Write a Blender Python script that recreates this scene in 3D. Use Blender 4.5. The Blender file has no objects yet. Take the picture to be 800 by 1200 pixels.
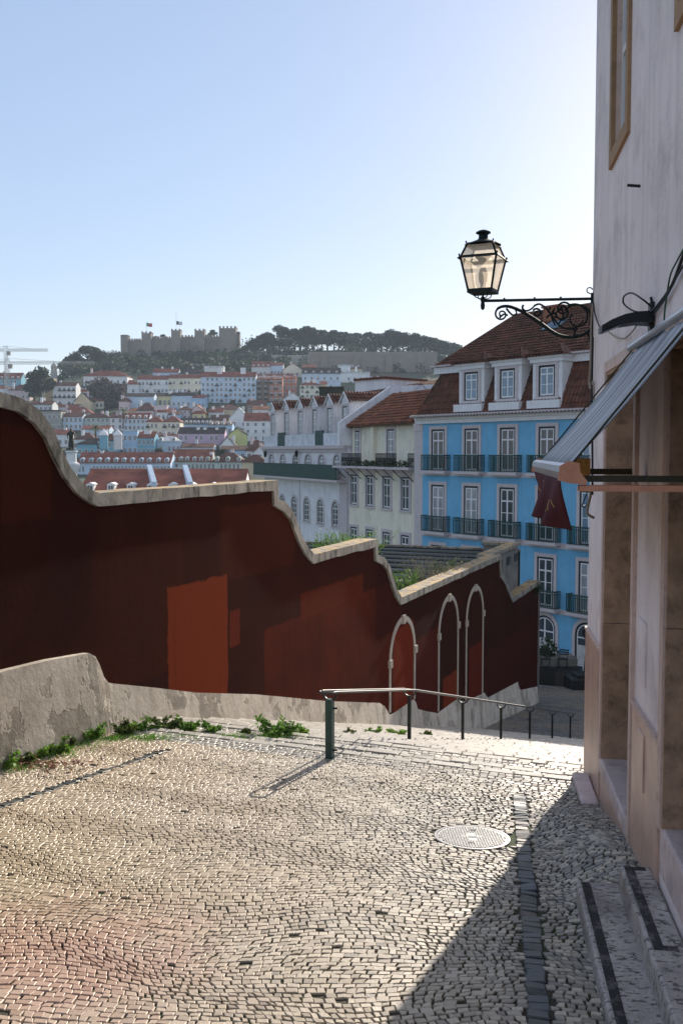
import bpy, bmesh, math, random
import numpy as np
from math import sin, cos, pi, radians, sqrt, atan2
from mathutils import Vector, Matrix
random.seed(7)
S = bpy.context.scene
COL = S.collection

# ------------------------------------------------------------------ camera
PITCH = math.atan(70/1167.0)
cam_d = bpy.data.cameras.new('camera'); cam = bpy.data.objects.new('camera', cam_d); COL.objects.link(cam)
cam.location = (0, 0, 0); cam.rotation_euler = (pi/2 - PITCH, 0, 0)
cam_d.sensor_fit = 'HORIZONTAL'; cam_d.sensor_width = 24; cam_d.lens = 35
cam_d.clip_start = 0.05; cam_d.clip_end = 6000
S.camera = cam
# ------------------------------------------------------------------ sky and sun
SUN_AZ, SUN_EL = radians(23.6), radians(22)
w = bpy.data.worlds.new('World'); S.world = w; w.use_nodes = True
nt = w.node_tree
sky = nt.nodes.new('ShaderNodeTexSky'); sky.sky_type = 'NISHITA'; sky.sun_disc = False
sky.sun_elevation = SUN_EL; sky.sun_rotation = SUN_AZ
sky.altitude = 60; sky.air_density = 1.0; sky.dust_density = 0.3; sky.ozone_density = 2.0
bg = nt.nodes['Background']; bg.inputs[1].default_value = 0.057
tin = nt.nodes.new('ShaderNodeMix'); tin.data_type = 'RGBA'; tin.blend_type = 'MULTIPLY'; tin.inputs[0].default_value = 1; tin.inputs[7].default_value = (1.13, .97, .88, 1)
nt.links.new(sky.outputs[0], tin.inputs[6]); nt.links.new(tin.outputs[2], bg.inputs[0])
# pale haze colour added over the sky; invented overhead brightening fills the shaded walls
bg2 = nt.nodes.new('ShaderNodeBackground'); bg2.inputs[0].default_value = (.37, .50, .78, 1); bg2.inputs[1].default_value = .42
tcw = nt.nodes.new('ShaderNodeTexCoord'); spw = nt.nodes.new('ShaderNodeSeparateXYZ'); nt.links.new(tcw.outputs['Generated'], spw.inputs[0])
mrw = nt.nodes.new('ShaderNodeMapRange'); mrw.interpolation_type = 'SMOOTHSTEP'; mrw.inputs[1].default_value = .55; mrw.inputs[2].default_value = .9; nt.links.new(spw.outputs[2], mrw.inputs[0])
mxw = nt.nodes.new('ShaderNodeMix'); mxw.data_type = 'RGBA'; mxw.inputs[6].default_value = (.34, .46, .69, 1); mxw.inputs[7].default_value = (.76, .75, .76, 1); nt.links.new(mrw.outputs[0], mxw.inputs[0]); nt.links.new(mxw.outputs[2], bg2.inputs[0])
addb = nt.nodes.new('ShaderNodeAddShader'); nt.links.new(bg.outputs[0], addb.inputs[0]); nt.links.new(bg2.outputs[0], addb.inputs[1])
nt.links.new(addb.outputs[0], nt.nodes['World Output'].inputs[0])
sl = bpy.data.lights.new('sun', 'SUN'); sl.energy = 5.0; sl.angle = radians(0.5); sl.color = (1.0, .90, .77)
so = bpy.data.objects.new('sun', sl); COL.objects.link(so)
sd = Vector((sin(SUN_AZ)*cos(SUN_EL), cos(SUN_AZ)*cos(SUN_EL), sin(SUN_EL)))
so.rotation_euler = sd.to_track_quat('Z', 'Y').to_euler()
S.view_settings.view_transform = 'Standard'; S.view_settings.look = 'None'
S.view_settings.exposure = 0.62; S.view_settings.gamma = 1.0
S.view_settings.use_curve_mapping = False

# ------------------------------------------------------------------ helpers: pixels of the survey to rays
F = 1167.0
def ray(px, py):
    a = (px-400)/F; b = (600-py)/F
    return (a, cos(PITCH)+b*sin(PITCH), b*cos(PITCH)-sin(PITCH))
def pix(px, py, Y):
    r = ray(px, py); k = Y/r[1]
    return Vector((r[0]*k, Y, r[2]*k))
UX, UY = 0.3714, 0.9285           # direction of the stairs and of the red wall
def g(s):                          # drop of the street below the eye, s = distance along the street
    if s < 10.2: return 2.75 + .07*s
    pts = [(10.2, 3.464), (11.4, 3.62), (28, 8.1), (29.4, 8.5), (39, 9.93), (52, 11.2), (70, 12.6), (110, 15.5)]
    for (a, A), (b, B) in zip(pts, pts[1:]):
        if s <= b: return A + (B-A)*(s-a)/(b-a)
    return 15.5
def sm(v): v = max(0., min(1., v)); return v*v*(3-2*v)
def gz(x, y): return -g(UX*x + UY*y) + .23*sm((x-1.55)/.6)*sm((9.9-y)/2.6)*sm((y-3)/2)      # the setts climb to the doorsteps
def st(s, t): return (UX*s + UY*t, UY*s - UX*t)
def ghit(px, py):
    r = ray(px, py); k = 4.0
    for _ in range(6000):
        if r[2]*k <= gz(r[0]*k, r[1]*k): break
        k += .01
    return Vector((r[0]*k, r[1]*k, gz(r[0]*k, r[1]*k)))
class Frame:
    """a vertical plane: local x runs along it, local y goes in behind it, z is up from z0"""
    def __init__(s, ox, oy, dx, dy, z0=0):
        l = math.hypot(dx, dy); s.o = (ox, oy); s.d = (dx/l, dy/l); s.n = (-dy/l, dx/l); s.z0 = z0; s.ang = atan2(dy, dx)
    def hit(s, px, py, off=0):
        r = ray(px, py); ox = s.o[0]+off*s.n[0]; oy = s.o[1]+off*s.n[1]
        # ox + u dx = k rx ; oy + u dy = k ry
        det = s.d[0]*r[1] - s.d[1]*r[0]
        u = (oy*r[0] - ox*r[1])/det
        k = (ox + u*s.d[0])/r[0] if abs(r[0]) > 1e-4 else (oy+u*s.d[1])/r[1]
        return u, k*r[2]-s.z0
    def w(s, u, y, z): return Vector((s.o[0]+u*s.d[0]+y*s.n[0], s.o[1]+u*s.d[1]+y*s.n[1], z+s.z0))

# ------------------------------------------------------------------ materials
def _m(name):
    m = bpy.data.materials.new(name); m.use_nodes = True
    n = m.node_tree.nodes; b = n['Principled BSDF']
    return m, m.node_tree, n, b
def N(t, typ, **kw):
    x = t.nodes.new(typ)
    for k, v in kw.items(): setattr(x, k, v)
    return x
def mixc(t, fac, a, b, mode='MIX'):
    x = N(t, 'ShaderNodeMix', data_type='RGBA', blend_type=mode)
    for i, v in ((0, fac), (6, a), (7, b)):
        if hasattr(v, 'is_linked'): t.links.new(v, x.inputs[i])
        elif i == 0: x.inputs[0].default_value = v
        else: x.inputs[i].default_value = (*v[:3], 1)
    return x.outputs[2]
def noise(t, vec, scale, det=5, rough=.55):
    x = N(t, 'ShaderNodeTexNoise'); x.inputs['Scale'].default_value = scale; x.inputs['Detail'].default_value = det
    x.inputs['Roughness'].default_value = rough
    if vec is not None: t.links.new(vec, x.inputs['Vector'])
    return x.outputs[0]
def ramp(t, v, lo, hi, a=0., b=1.):
    x = N(t, 'ShaderNodeMapRange'); x.inputs[1].default_value = lo; x.inputs[2].default_value = hi
    x.inputs[3].default_value = a; x.inputs[4].default_value = b
    t.links.new(v, x.inputs[0]); return x.outputs[0]
def mapping(t, vec, sc):
    x = N(t, 'ShaderNodeMapping'); x.inputs['Scale'].default_value = sc; t.links.new(vec, x.inputs[0]); return x.outputs[0]
def mth(t, op, a, b):
    x = N(t, 'ShaderNodeMath', operation=op)
    for i, v in enumerate((a, b)):
        if hasattr(v, 'is_linked'): t.links.new(v, x.inputs[i])
        else: x.inputs[i].default_value = v
    return x.outputs[0]
def bumpn(t, b, h, strength, dist=.02):
    x = N(t, 'ShaderNodeBump'); x.inputs['Strength'].default_value = strength; x.inputs['Distance'].default_value = dist
    t.links.new(h, x.inputs['Height']); t.links.new(x.outputs[0], b.inputs['Normal'])
def mat(name, col, rough=.8, var=.18, scale=3., bump=.25, bscale=60., metal=0., dirt=None, dscale=1.2, damt=.5, streak=0, spec=.3, bdist=.01):
    m, t, n, b = _m(name)
    o = N(t, 'ShaderNodeTexCoord').outputs['Object']
    c = mixc(t, ramp(t, noise(t, o, scale), .3, .7), [x*(1-var) for x in col], [min(1, x*(1+var)) for x in col])
    if dirt:
        c = mixc(t, mth(t, 'MULTIPLY', ramp(t, noise(t, o, dscale, 8, .7), .5, .68), damt), c, dirt)
    if streak:
        sv = mapping(t, o, (6, 6, .35))
        c = mixc(t, mth(t, 'MULTIPLY', ramp(t, noise(t, sv, 1.0, 6, .6), .48, .75), streak), c, [x*.45 for x in col])
    t.links.new(c, b.inputs['Base Color'])
    b.inputs['Roughness'].default_value = rough; b.inputs['Metallic'].default_value = metal
    b.inputs['Specular IOR Level'].default_value = spec
    if bump: bumpn(t, b, noise(t, o, bscale, 6), bump, bdist)
    return m
def tilemat(name, col, pitch=.25, bump=.6, var=.3):
    """clay roof tiles: channels running down the slope plus patchy colour, in object space"""
    m, t, n, b = _m(name)
    o = N(t, 'ShaderNodeTexCoord').outputs['Object']
    c = mixc(t, ramp(t, noise(t, o, 1.5, 8, .7), .3, .7), [x*(1-var) for x in col], [x*(1+var) for x in col])
    c = mixc(t, ramp(t, noise(t, o, 12, 3), .55, .75, 0, .6), c, (.05, .04, .03))
    wv = N(t, 'ShaderNodeTexWave'); wv.inputs['Scale'].default_value = .314/pitch; wv.bands_direction = 'X'
    t.links.new(o, wv.inputs[0])
    t.links.new(c, b.inputs['Base Color']); b.inputs['Roughness'].default_value = .85
    b.inputs['Specular IOR Level'].default_value = .2
    bumpn(t, b, wv.outputs[1], bump, .05)
    return m
def glassmat(name, col, rough=.08):
    m, t, n, b = _m(name)
    o = N(t, 'ShaderNodeTexCoord').outputs['Object']
    c = mixc(t, ramp(t, noise(t, mapping(t, o, (9, 1, 1)), 1.0, 4), .35, .65), [x*.55 for x in col], col)
    t.links.new(c, b.inputs['Base Color']); b.inputs['Roughness'].default_value = rough
    b.inputs['Specular IOR Level'].default_value = .8
    return m
def leafmat(name, col, trans=.35):
    m, t, n, b = _m(name)
    gi = N(t, 'ShaderNodeNewGeometry')
    c = mixc(t, gi.outputs['Random Per Island'], [x*.55 for x in col], [x*1.45 for x in col])
    oc = N(t, 'ShaderNodeTexCoord').outputs['Object']; oi = N(t, 'ShaderNodeObjectInfo')
    c = mixc(t, ramp(t, noise(t, oc, .06, 3), .4, .6, 0, .5), c, (col[0]*1.6, col[1]*1.15, col[2]*.9))
    c = mixc(t, mth(t, 'MULTIPLY', oi.outputs['Random'], .45), c, (col[0]*.5, col[1]*.7, col[2]*1.0))
    t.links.new(c, b.inputs['Base Color']); b.inputs['Roughness'].default_value = .65
    tr = N(t, 'ShaderNodeBsdfTranslucent'); t.links.new(c, tr.inputs[0])
    mx = N(t, 'ShaderNodeMixShader'); mx.inputs[0].default_value = trans
    t.links.new(b.outputs[0], mx.inputs[1]); t.links.new(tr.outputs[0], mx.inputs[2])
    t.links.new(mx.outputs[0], n['Material Output'].inputs[0])
    return m

# ------------------------------------------------------------------ mesh builder
class MB:
    def __init__(s): s.v = []; s.f = []; s.mi = []; s.cur = 0
    def add(s, vs, fs):
        k = len(s.v); s.v += [tuple(x) for x in vs]
        for f in fs: s.f.append(tuple(i+k for i in f)); s.mi.append(s.cur)
    def box(s, x0, x1, y0, y1, z0, z1, M=None):
        vs = [Vector(p) for p in ((x0,y0,z0),(x1,y0,z0),(x1,y1,z0),(x0,y1,z0),(x0,y0,z1),(x1,y0,z1),(x1,y1,z1),(x0,y1,z1))]
        if M is not None: vs = [M @ p for p in vs]
        s.add(vs, ((0,3,2,1),(4,5,6,7),(0,1,5,4),(1,2,6,5),(2,3,7,6),(3,0,4,7)))
    def bbox(s, x0, x1, y0, y1, z0, z1, c=.01, M=None):      # chamfered top edges
        c = min(c, abs(x1-x0)*.4, abs(y1-y0)*.4, abs(z1-z0)*.4)
        r = []
        for z, i in ((z0, 0), (z1-c, 0), (z1, c)):
            r += [Vector(p) for p in ((x0+i,y0+i,z),(x1-i,y0+i,z),(x1-i,y1-i,z),(x0+i,y1-i,z))]
        if M is not None: r = [M @ p for p in r]
        fs = [(0,3,2,1),(8,9,10,11)]
        for a in (0, 4):
            for i in range(4): j = (i+1) % 4; fs.append((a+i, a+j, a+j+4, a+i+4))
        s.add(r, fs)
    def prism(s, poly, y0, y1):                                # poly in x,z extruded along y; poly counter-clockwise seen from -y
        n = len(poly)
        s.add([(x, y0, z) for x, z in poly]+[(x, y1, z) for x, z in poly],
              [tuple(range(n)), tuple(range(2*n-1, n-1, -1))]+[(i, i+n, (i+1) % n+n, (i+1) % n) for i in range(n)])
    def prismz(s, poly, z0, z1):
        n = len(poly)
        s.add([(x, y, z0) for x, y in poly]+[(x, y, z1) for x, y in poly],
              [tuple(range(n-1, -1, -1)), tuple(range(n, 2*n))]+[(i, (i+1) % n, (i+1) % n+n, i+n) for i in range(n)])
    def poly(s, pts): s.add(pts, [tuple(range(len(pts)))])
    def tube(s, pts, r, n=8, cap=True, closed=False):
        pts = [Vector(p) for p in pts]; m = len(pts); rs = r if isinstance(r, (list, tuple)) else [r]*m
        rings = []; up = None
        for i, p in enumerate(pts):
            if closed: d = pts[(i+1) % m]-pts[i-1]
            else: d = pts[min(i+1, m-1)]-pts[max(i-1, 0)]
            if d.length < 1e-9: d = Vector((0, 0, 1))
            d.normalize()
            if up is None:
                up = Vector((0, 0, 1)) if abs(d.z) < .9 else Vector((1, 0, 0))
            a = d.cross(up)
            if a.length < 1e-6: a = d.orthogonal()
            a.normalize(); b = a.cross(d).normalized(); up = b
            rings.append([p + (a*cos(2*pi*k/n)+b*sin(2*pi*k/n))*rs[i] for k in range(n)])
        vs = [q for R in rings for q in R]; fs = []
        mm = m if closed else m-1
        for i in range(mm):
            i2 = (i+1) % m
            for k in range(n): k2 = (k+1) % n; fs.append((i*n+k, i*n+k2, i2*n+k2, i2*n+k))
        if cap and not closed: fs += [tuple(range(n-1, -1, -1)), tuple((m-1)*n+k for k in range(n))]
        s.add(vs, fs)
    def lathe(s, prof, n=16, c=(0, 0), M=None, ph=0):
        vs = []; fs = []
        for r, z in prof:
            for k in range(n):
                a = 2*pi*k/n+ph; p = Vector((c[0]+r*cos(a), c[1]+r*sin(a), z)); vs.append(M @ p if M is not None else p)
        for i in range(len(prof)-1):
            for k in range(n): k2 = (k+1) % n; fs.append((i*n+k, i*n+k2, (i+1)*n+k2, (i+1)*n+k))
        fs += [tuple(range(n-1, -1, -1)), tuple((len(prof)-1)*n+k for k in range(n))]
        s.add(vs, fs)
    def leaves(s, c, rad, n, size, flat=0., rnd=random, shell=.5):
        c = Vector(c)
        for _ in range(n):
            d = Vector((rnd.gauss(0, 1), rnd.gauss(0, 1), rnd.gauss(0, 1))).normalized()
            k = shell+(1-shell)*rnd.random()**.6 if rnd.random() < .75 else rnd.random()
            p = c+Vector((d.x*rad[0], d.y*rad[1], d.z*rad[2]))*k
            a = Vector((rnd.gauss(0, 1), rnd.gauss(0, 1), rnd.gauss(0, 1)*(1-flat))).normalized()
            b = a.cross(Vector((rnd.gauss(0, 1), rnd.gauss(0, 1), rnd.gauss(0, 1)))).normalized()
            z = size*rnd.uniform(.6, 1.3); a *= z; b *= z*.6
            s.add([p-a, p+b*.9-a*.1, p+a, p-b*.9-a*.1], [(0, 1, 2, 3)])
    def mesh(s, name, mats, shift=(0, 0, 0)):
        me = bpy.data.meshes.new(name)
        me.from_pydata([(a-shift[0], b-shift[1], c-shift[2]) for a, b, c in s.v], [], s.f)
        for m in (mats if isinstance(mats, (list, tuple)) else [mats]): me.materials.append(m)
        me.polygons.foreach_set('material_index', s.mi); me.update()
        return me
    def build(s, name, mats, parent=None, smooth=False, shift=None):
        if parent is None and shift is None:
            xs = [v[0] for v in s.v]; ys = [v[1] for v in s.v]
            shift = ((min(xs)+max(xs))/2, (min(ys)+max(ys))/2, min(v[2] for v in s.v))
        sh = shift or (0, 0, 0)
        me = s.mesh(name, mats, sh)
        if smooth: me.polygons.foreach_set('use_smooth', [True]*len(me.polygons))
        o = bpy.data.objects.new(name, me); COL.objects.link(o)
        if parent is None: o.location = sh
        else: o.parent = parent
        return o
def tag(o, label=None, cat=None, group=None, kind=None):
    if label: o['label'] = label
    if cat: o['category'] = cat
    if group: o['group'] = group
    if kind: o['kind'] = kind
    return o
def empty(name, loc, rz=0, label=None, cat=None, group=None):
    o = bpy.data.objects.new(name, None); COL.objects.link(o); o.location = loc; o.rotation_euler = (0, 0, rz)
    o.empty_display_size = .2
    return tag(o, label, cat, group)
def inst(name, me, parent, loc, rz=0, sc=(1, 1, 1)):
    o = bpy.data.objects.new(name, me); COL.objects.link(o); o.parent = parent; o.location = loc
    o.rotation_euler = (0, 0, rz); o.scale = sc; return o
def copy_tree(o, parent=None):
    c = o.copy(); COL.objects.link(c)
    if parent: c.parent = parent
    for ch in list(o.children): copy_tree(ch, c)
    return c
def wall_mb(mb, x0, x1, z0, z1, openings, y0, y1):
    """a wall slab with rectangular holes (x0,x1,z0,z1)"""
    xs = sorted(set([x0, x1]+[o[0] for o in openings]+[o[1] for o in openings])); xs = [x for x in xs if x0 <= x <= x1]
    for a, b in zip(xs, xs[1:]):
        m = (a+b)/2; hs = sorted([(max(o[2], z0), min(o[3], z1)) for o in openings if o[0] < m < o[1]]); z = z0
        for h0, h1 in hs:
            if h0 > z: mb.box(a, b, y0, y1, z, h0)
            z = max(z, h1)
        if z < z1: mb.box(a, b, y0, y1, z, z1)
def smooth_path(pts, n=6):
    out = []; P = [Vector(p) for p in pts]
    for i in range(len(P)-1):
        p0 = P[max(i-1, 0)]; p1 = P[i]; p2 = P[i+1]; p3 = P[min(i+2, len(P)-1)]
        for k in range(n):
            t = k/n
            out.append(.5*((2*p1)+(p2-p0)*t+(2*p0-5*p1+4*p2-p3)*t*t+(3*p1-p0-3*p2+p3)*t**3))
    out.append(P[-1]); return out
# ================================================================== GROUND AND STREET
WALLX = lambda y: 1.26 + .134*y          # face of the pale house on the right
REDX = lambda y: .4*y - 7.9              # face of the red wall on the left

def skyline(px):
    return float(np.interp(px, [-900, -200, 0, 60, 90, 130, 200, 280, 400, 500, 560, 700, 1000, 1800],
                           [500, 472, 463, 456, 436, 420, 414, 412, 410, 416, 430, 455, 480, 500]))
def terr_py(px, d):
    if d <= 600: v = 600-(d-180)/2.6
    else: v = 438.5+(skyline(px)-438.5)*min(1, (d-600)/100)
    return max(v, skyline(px))
def terr_z(x, y):
    if y < 90: return -17.5
    px = 400+F*x/y
    if y < 180:
        z1 = pix(px, terr_py(px, 180), 180).z; k = (y-90)/90; return -17.5+(z1+17.5)*k
    if y <= 715: return pix(px, terr_py(px, y), y).z
    return max(-20, pix(px, terr_py(px, 715), 715).z - (y-715)*.12)
def make_terrain():
    ys = list(np.concatenate([[-300, -100, 0, 50, 90], np.arange(110, 620, 20), np.arange(620, 730, 12), [760, 820, 900, 1050, 1250, 1500]]))
    A = list(np.arange(-1.5, 1.51, .025))
    vs = []; fs = []
    for y in ys:
        e = max(300, abs(y))
        for a in A:
            x = a*e*.85; vs.append((x, y, terr_z(x, y)))
    n = len(A)
    for j in range(len(ys)-1):
        for i in range(n-1): fs.append((j*n+i, j*n+i+1, (j+1)*n+i+1, (j+1)*n+i))
    b = MB(); b.add(vs, fs)
    o = b.build('ground', M['earth'], shift=(0, 0, 0)); tag(o, 'hillside ground under the old town and the castle', kind='structure')

M = {}
M['earth'] = mat('earth', (.05, .065, .035), scale=.02, var=.35, bump=0)
def stonemat(name, c1, c2, pink=False, rough=.5):
    m, t, n, b = _m(name)
    o = N(t, 'ShaderNodeTexCoord').outputs['Object']
    gi = N(t, 'ShaderNodeNewGeometry')
    r = gi.outputs['Random Per Island']
    c = mixc(t, r, c1, c2)
    c = mixc(t, ramp(t, r, .90, .97, 0, .85), c, (.15, .145, .14))
    c = mixc(t, ramp(t, noise(t, o, .55, 5, .6), .42, .66, 0, .38), c, (.38, .28, .17))     # worn warm patches
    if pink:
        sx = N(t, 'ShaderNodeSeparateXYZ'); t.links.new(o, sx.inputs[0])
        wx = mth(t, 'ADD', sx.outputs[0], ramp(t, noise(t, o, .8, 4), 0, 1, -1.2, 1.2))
        c = mixc(t, ramp(t, wx, -2.6, .6, .5, 0), c, (.50, .37, .23))      # trodden earth and the sunlit left side's warm tone, put in as colour
        c = mixc(t, mth(t, 'MULTIPLY', ramp(t, wx, .5, 1.8, 0, 1), ramp(t, r, .15, .85, .75, .1)), c, (.13, .13, .135))  # darker, greyer setts on the right: the shaded side's tone put in the colour
        # old paint spilled over the stones
        v = N(t, 'ShaderNodeVectorMath', operation='DISTANCE'); t.links.new(o, v.inputs[0]); v.inputs[1].default_value = (-1.75, 5.9, -3.1)
        dn = mth(t, 'ADD', v.outputs['Value'], ramp(t, noise(t, o, 2.5, 5), 0, 1, -.7, .7))
        c = mixc(t, ramp(t, dn, .3, 1.3, .30, 0), c, (.42, .10, .09))
        v2 = N(t, 'ShaderNodeVectorMath', operation='DISTANCE'); t.links.new(o, v2.inputs[0]); v2.inputs[1].default_value = (-2.6, 7.5, -3.2)
        c = mixc(t, ramp(t, v2.outputs['Value'], .2, 1.9, .25, 0), c, (.33, .25, .10))
    c = mixc(t, ramp(t, noise(t, o, 45, 4), .5, .75, 0, .35), c, (.16, .145, .12))
    t.links.new(c, b.inputs['Base Color']); b.inputs['Roughness'].default_value = rough
    b.inputs['Specular IOR Level'].default_value = .45
    bumpn(t, b, noise(t, o, 70, 5), .35, .006)
    return m
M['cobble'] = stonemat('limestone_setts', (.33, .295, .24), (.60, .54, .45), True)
M['setts_far'] = stonemat('worn_setts', (.30, .28, .25), (.50, .47, .42))
M['basalt'] = stonemat('basalt_setts', (.018, .032, .042), (.050, .078, .095), rough=.45)
M['kerbstone'] = mat('kerbstone', (.46, .43, .38), scale=6, var=.2, dirt=(.2, .18, .15), dscale=5, damt=.6, bump=.4, bscale=50, rough=.6)
def mortar():
    m, t, n, b = _m('joint_sand')
    o = N(t, 'ShaderNodeTexCoord').outputs['Object']
    c = mixc(t, ramp(t, noise(t, o, 30, 4), .3, .7), (.022, .019, .014), (.075, .062, .045))
    c = mixc(t, ramp(t, noise(t, o, 1.1, 5, .6), .5, .62, 0, .8), c, (.035, .075, .015))     # moss in the joints
    t.links.new(c, b.inputs['Base Color']); b.inputs['Roughness'].default_value = .95
    bumpn(t, b, noise(t, o, 120, 4), .8, .01); return m
M['mortar'] = mortar()
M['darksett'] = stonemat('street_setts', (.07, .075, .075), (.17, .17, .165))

MAN = ghit(553, 981); MANR = .315
def strip_pts(a, b, c):
    return [ghit(*a), ghit(*b)], c
STR_R = (ghit(608, 930), ghit(632, 1200)); STR_L = (ghit(192, 880), ghit(0, 945))
def dist_line(x, y, seg, ext=(0, 0)):
    ax, ay = seg[0].x, seg[0].y; bx, by = seg[1].x, seg[1].y
    l = math.hypot(bx-ax, by-ay); k = ((x-ax)*(bx-ax)+(y-ay)*(by-ay))/l
    if k < -ext[0] or k > l+ext[1]: return 9
    return abs((x-ax)*(by-ay)-(y-ay)*(bx-ax))/l

class Stones:
    """setts as real stones: bottom ring, chamfer ring, top face"""
    def __init__(s): s.V = []; s.F = []
    def stone(s, q, zf, gap, h, ch, tilt, lift):
        cx = sum(p[0] for p in q)/4; cy = sum(p[1] for p in q)/4; k = len(s.V)
        tx, ty = random.uniform(-tilt, tilt), random.uniform(-tilt, tilt)
        for lv, (ins, dz) in enumerate(((gap, -h), (gap, -ch), (gap+ch, 0))):
            for p in q:
                dx, dy = p[0]-cx, p[1]-cy; l = math.hypot(dx, dy)+1e-6; f = max(.2, 1-ins*1.35/l)
                x, y = cx+dx*f, cy+dy*f
                s.V.append((x, y, zf(x, y)+lift+dz+(tx*dx+ty*dy if lv else 0)))
        s.F.append((k+8, k+9, k+10, k+11))
        for a in (0, 4):
            for i in range(4): j = (i+1) % 4; s.F.append((k+a+i, k+a+j, k+a+j+4, k+a+i+4))
    def build(s, name, m):
        b = MB(); b.v = s.V; b.f = s.F; b.mi = [0]*len(s.F); return b.build(name, m, shift=(0, 0, 0))

def warp(u, v):
    x = u + .06*sin(1.9*v+.8*sin(1.1*u)) + .05*sin(5.3*v+2.1*u)
    y = v + .06*sin(1.7*u+1.3*sin(.9*v)+.6) + .035*sin(4.1*u-1.7*v) + .03*sin(2.2*v+3.1*u)
    return x, y
def near_paving():
    S1 = Stones(); rnd = random
    v = 2.6
    while v < 14.5:
        h = rnd.uniform(.043, .060); u = -6.2+rnd.random()*.06
        while u < 4.6:
            wd = rnd.uniform(.042, .080)
            x, y = warp(u+wd/2, v+h/2)
            ss = UX*x+UY*y
            ok = ss < 10.17 and x > REDX(y)+.03 and y > 3.0 and x < WALLX(y)+.05
            if ok and math.hypot(x-MAN.x, y-MAN.y) < MANR+.035: ok = False
            if ok and (dist_line(x, y, STR_R, (0, 2.5)) < .074 or dist_line(x, y, STR_L, (.1, 2)) < .055): ok = False
            if ok and rnd.random() < .004: ok = False
            if ok:
                jj = .008+.002*sm((x-.1)/1.3); j = lambda: rnd.uniform(-jj, jj)
                q = [warp(u+a*wd, v+c*h) for a, c in ((0, 0), (1, 0), (1, 1), (0, 1))]
                q = [(a+j(), c+j()) for a, c in q]
                kx = sm((x-.1)/1.3); S1.stone(q, gz, .0033+.0014*kx, .03, .0040+.0012*kx, .045, rnd.gauss(0, .0013))
            u += wd
        v += h
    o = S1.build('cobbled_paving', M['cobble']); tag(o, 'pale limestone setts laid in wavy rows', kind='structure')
    S2 = Stones()
    for seg, wd, ln in ((STR_R, .15, .085), (STR_L, .10, .10)):
        a, b = seg; d = Vector((b.x-a.x, b.y-a.y)); L = d.length+(2.2 if seg is STR_R else 1.6); d.normalize(); nrm = Vector((-d.y, d.x)); k = 0.
        while k < L:
            l2 = ln*random.uniform(.8, 1.3); w2 = wd/2*random.uniform(.85, 1.0); o2 = random.uniform(-.008, .008)
            q = [(a.x+d.x*m+nrm.x*(c+o2), a.y+d.y*m+nrm.y*(c+o2)) for m, c in ((k, -w2), (k+l2, -w2), (k+l2, w2), (k, w2))]
            S2.stone(q, gz, .004, .03, .008, .1, random.gauss(0, .0025)); k += l2
    o = S2.build('gutter_line', M['basalt']); tag(o, 'lines of dark basalt setts across the pale paving', kind='structure')
    # bed of sand and moss under the stones
    b = MB(); xs = np.linspace(-9, 5, 113); ys = np.linspace(-6, 14.5, 165)
    vs = [(x, y, gz(x, y)-.013) for y in ys for x in xs]; n = len(xs)
    fs = []
    for j in range(len(ys)-1):
        for i in range(n-1):
            cx = (xs[i]+xs[i+1])/2; cy = (ys[j]+ys[j+1])/2
            if UX*cx+UY*cy < 10.5 and cx > REDX(cy)-.6: fs.append((j*n+i, j*n+i+1, (j+1)*n+i+1, (j+1)*n+i))
    for i, vv in enumerate(vs):   # dip the far edge under the first step
        if UX*vv[0]+UY*vv[1] > 10.2: vs[i] = (vv[0], vv[1], vv[2]-.3)
    b.add(vs, fs); tag(b.build('paving_bed', M['mortar'], shift=(0, 0, 0)), 'sand and moss between the setts', kind='structure')

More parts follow.
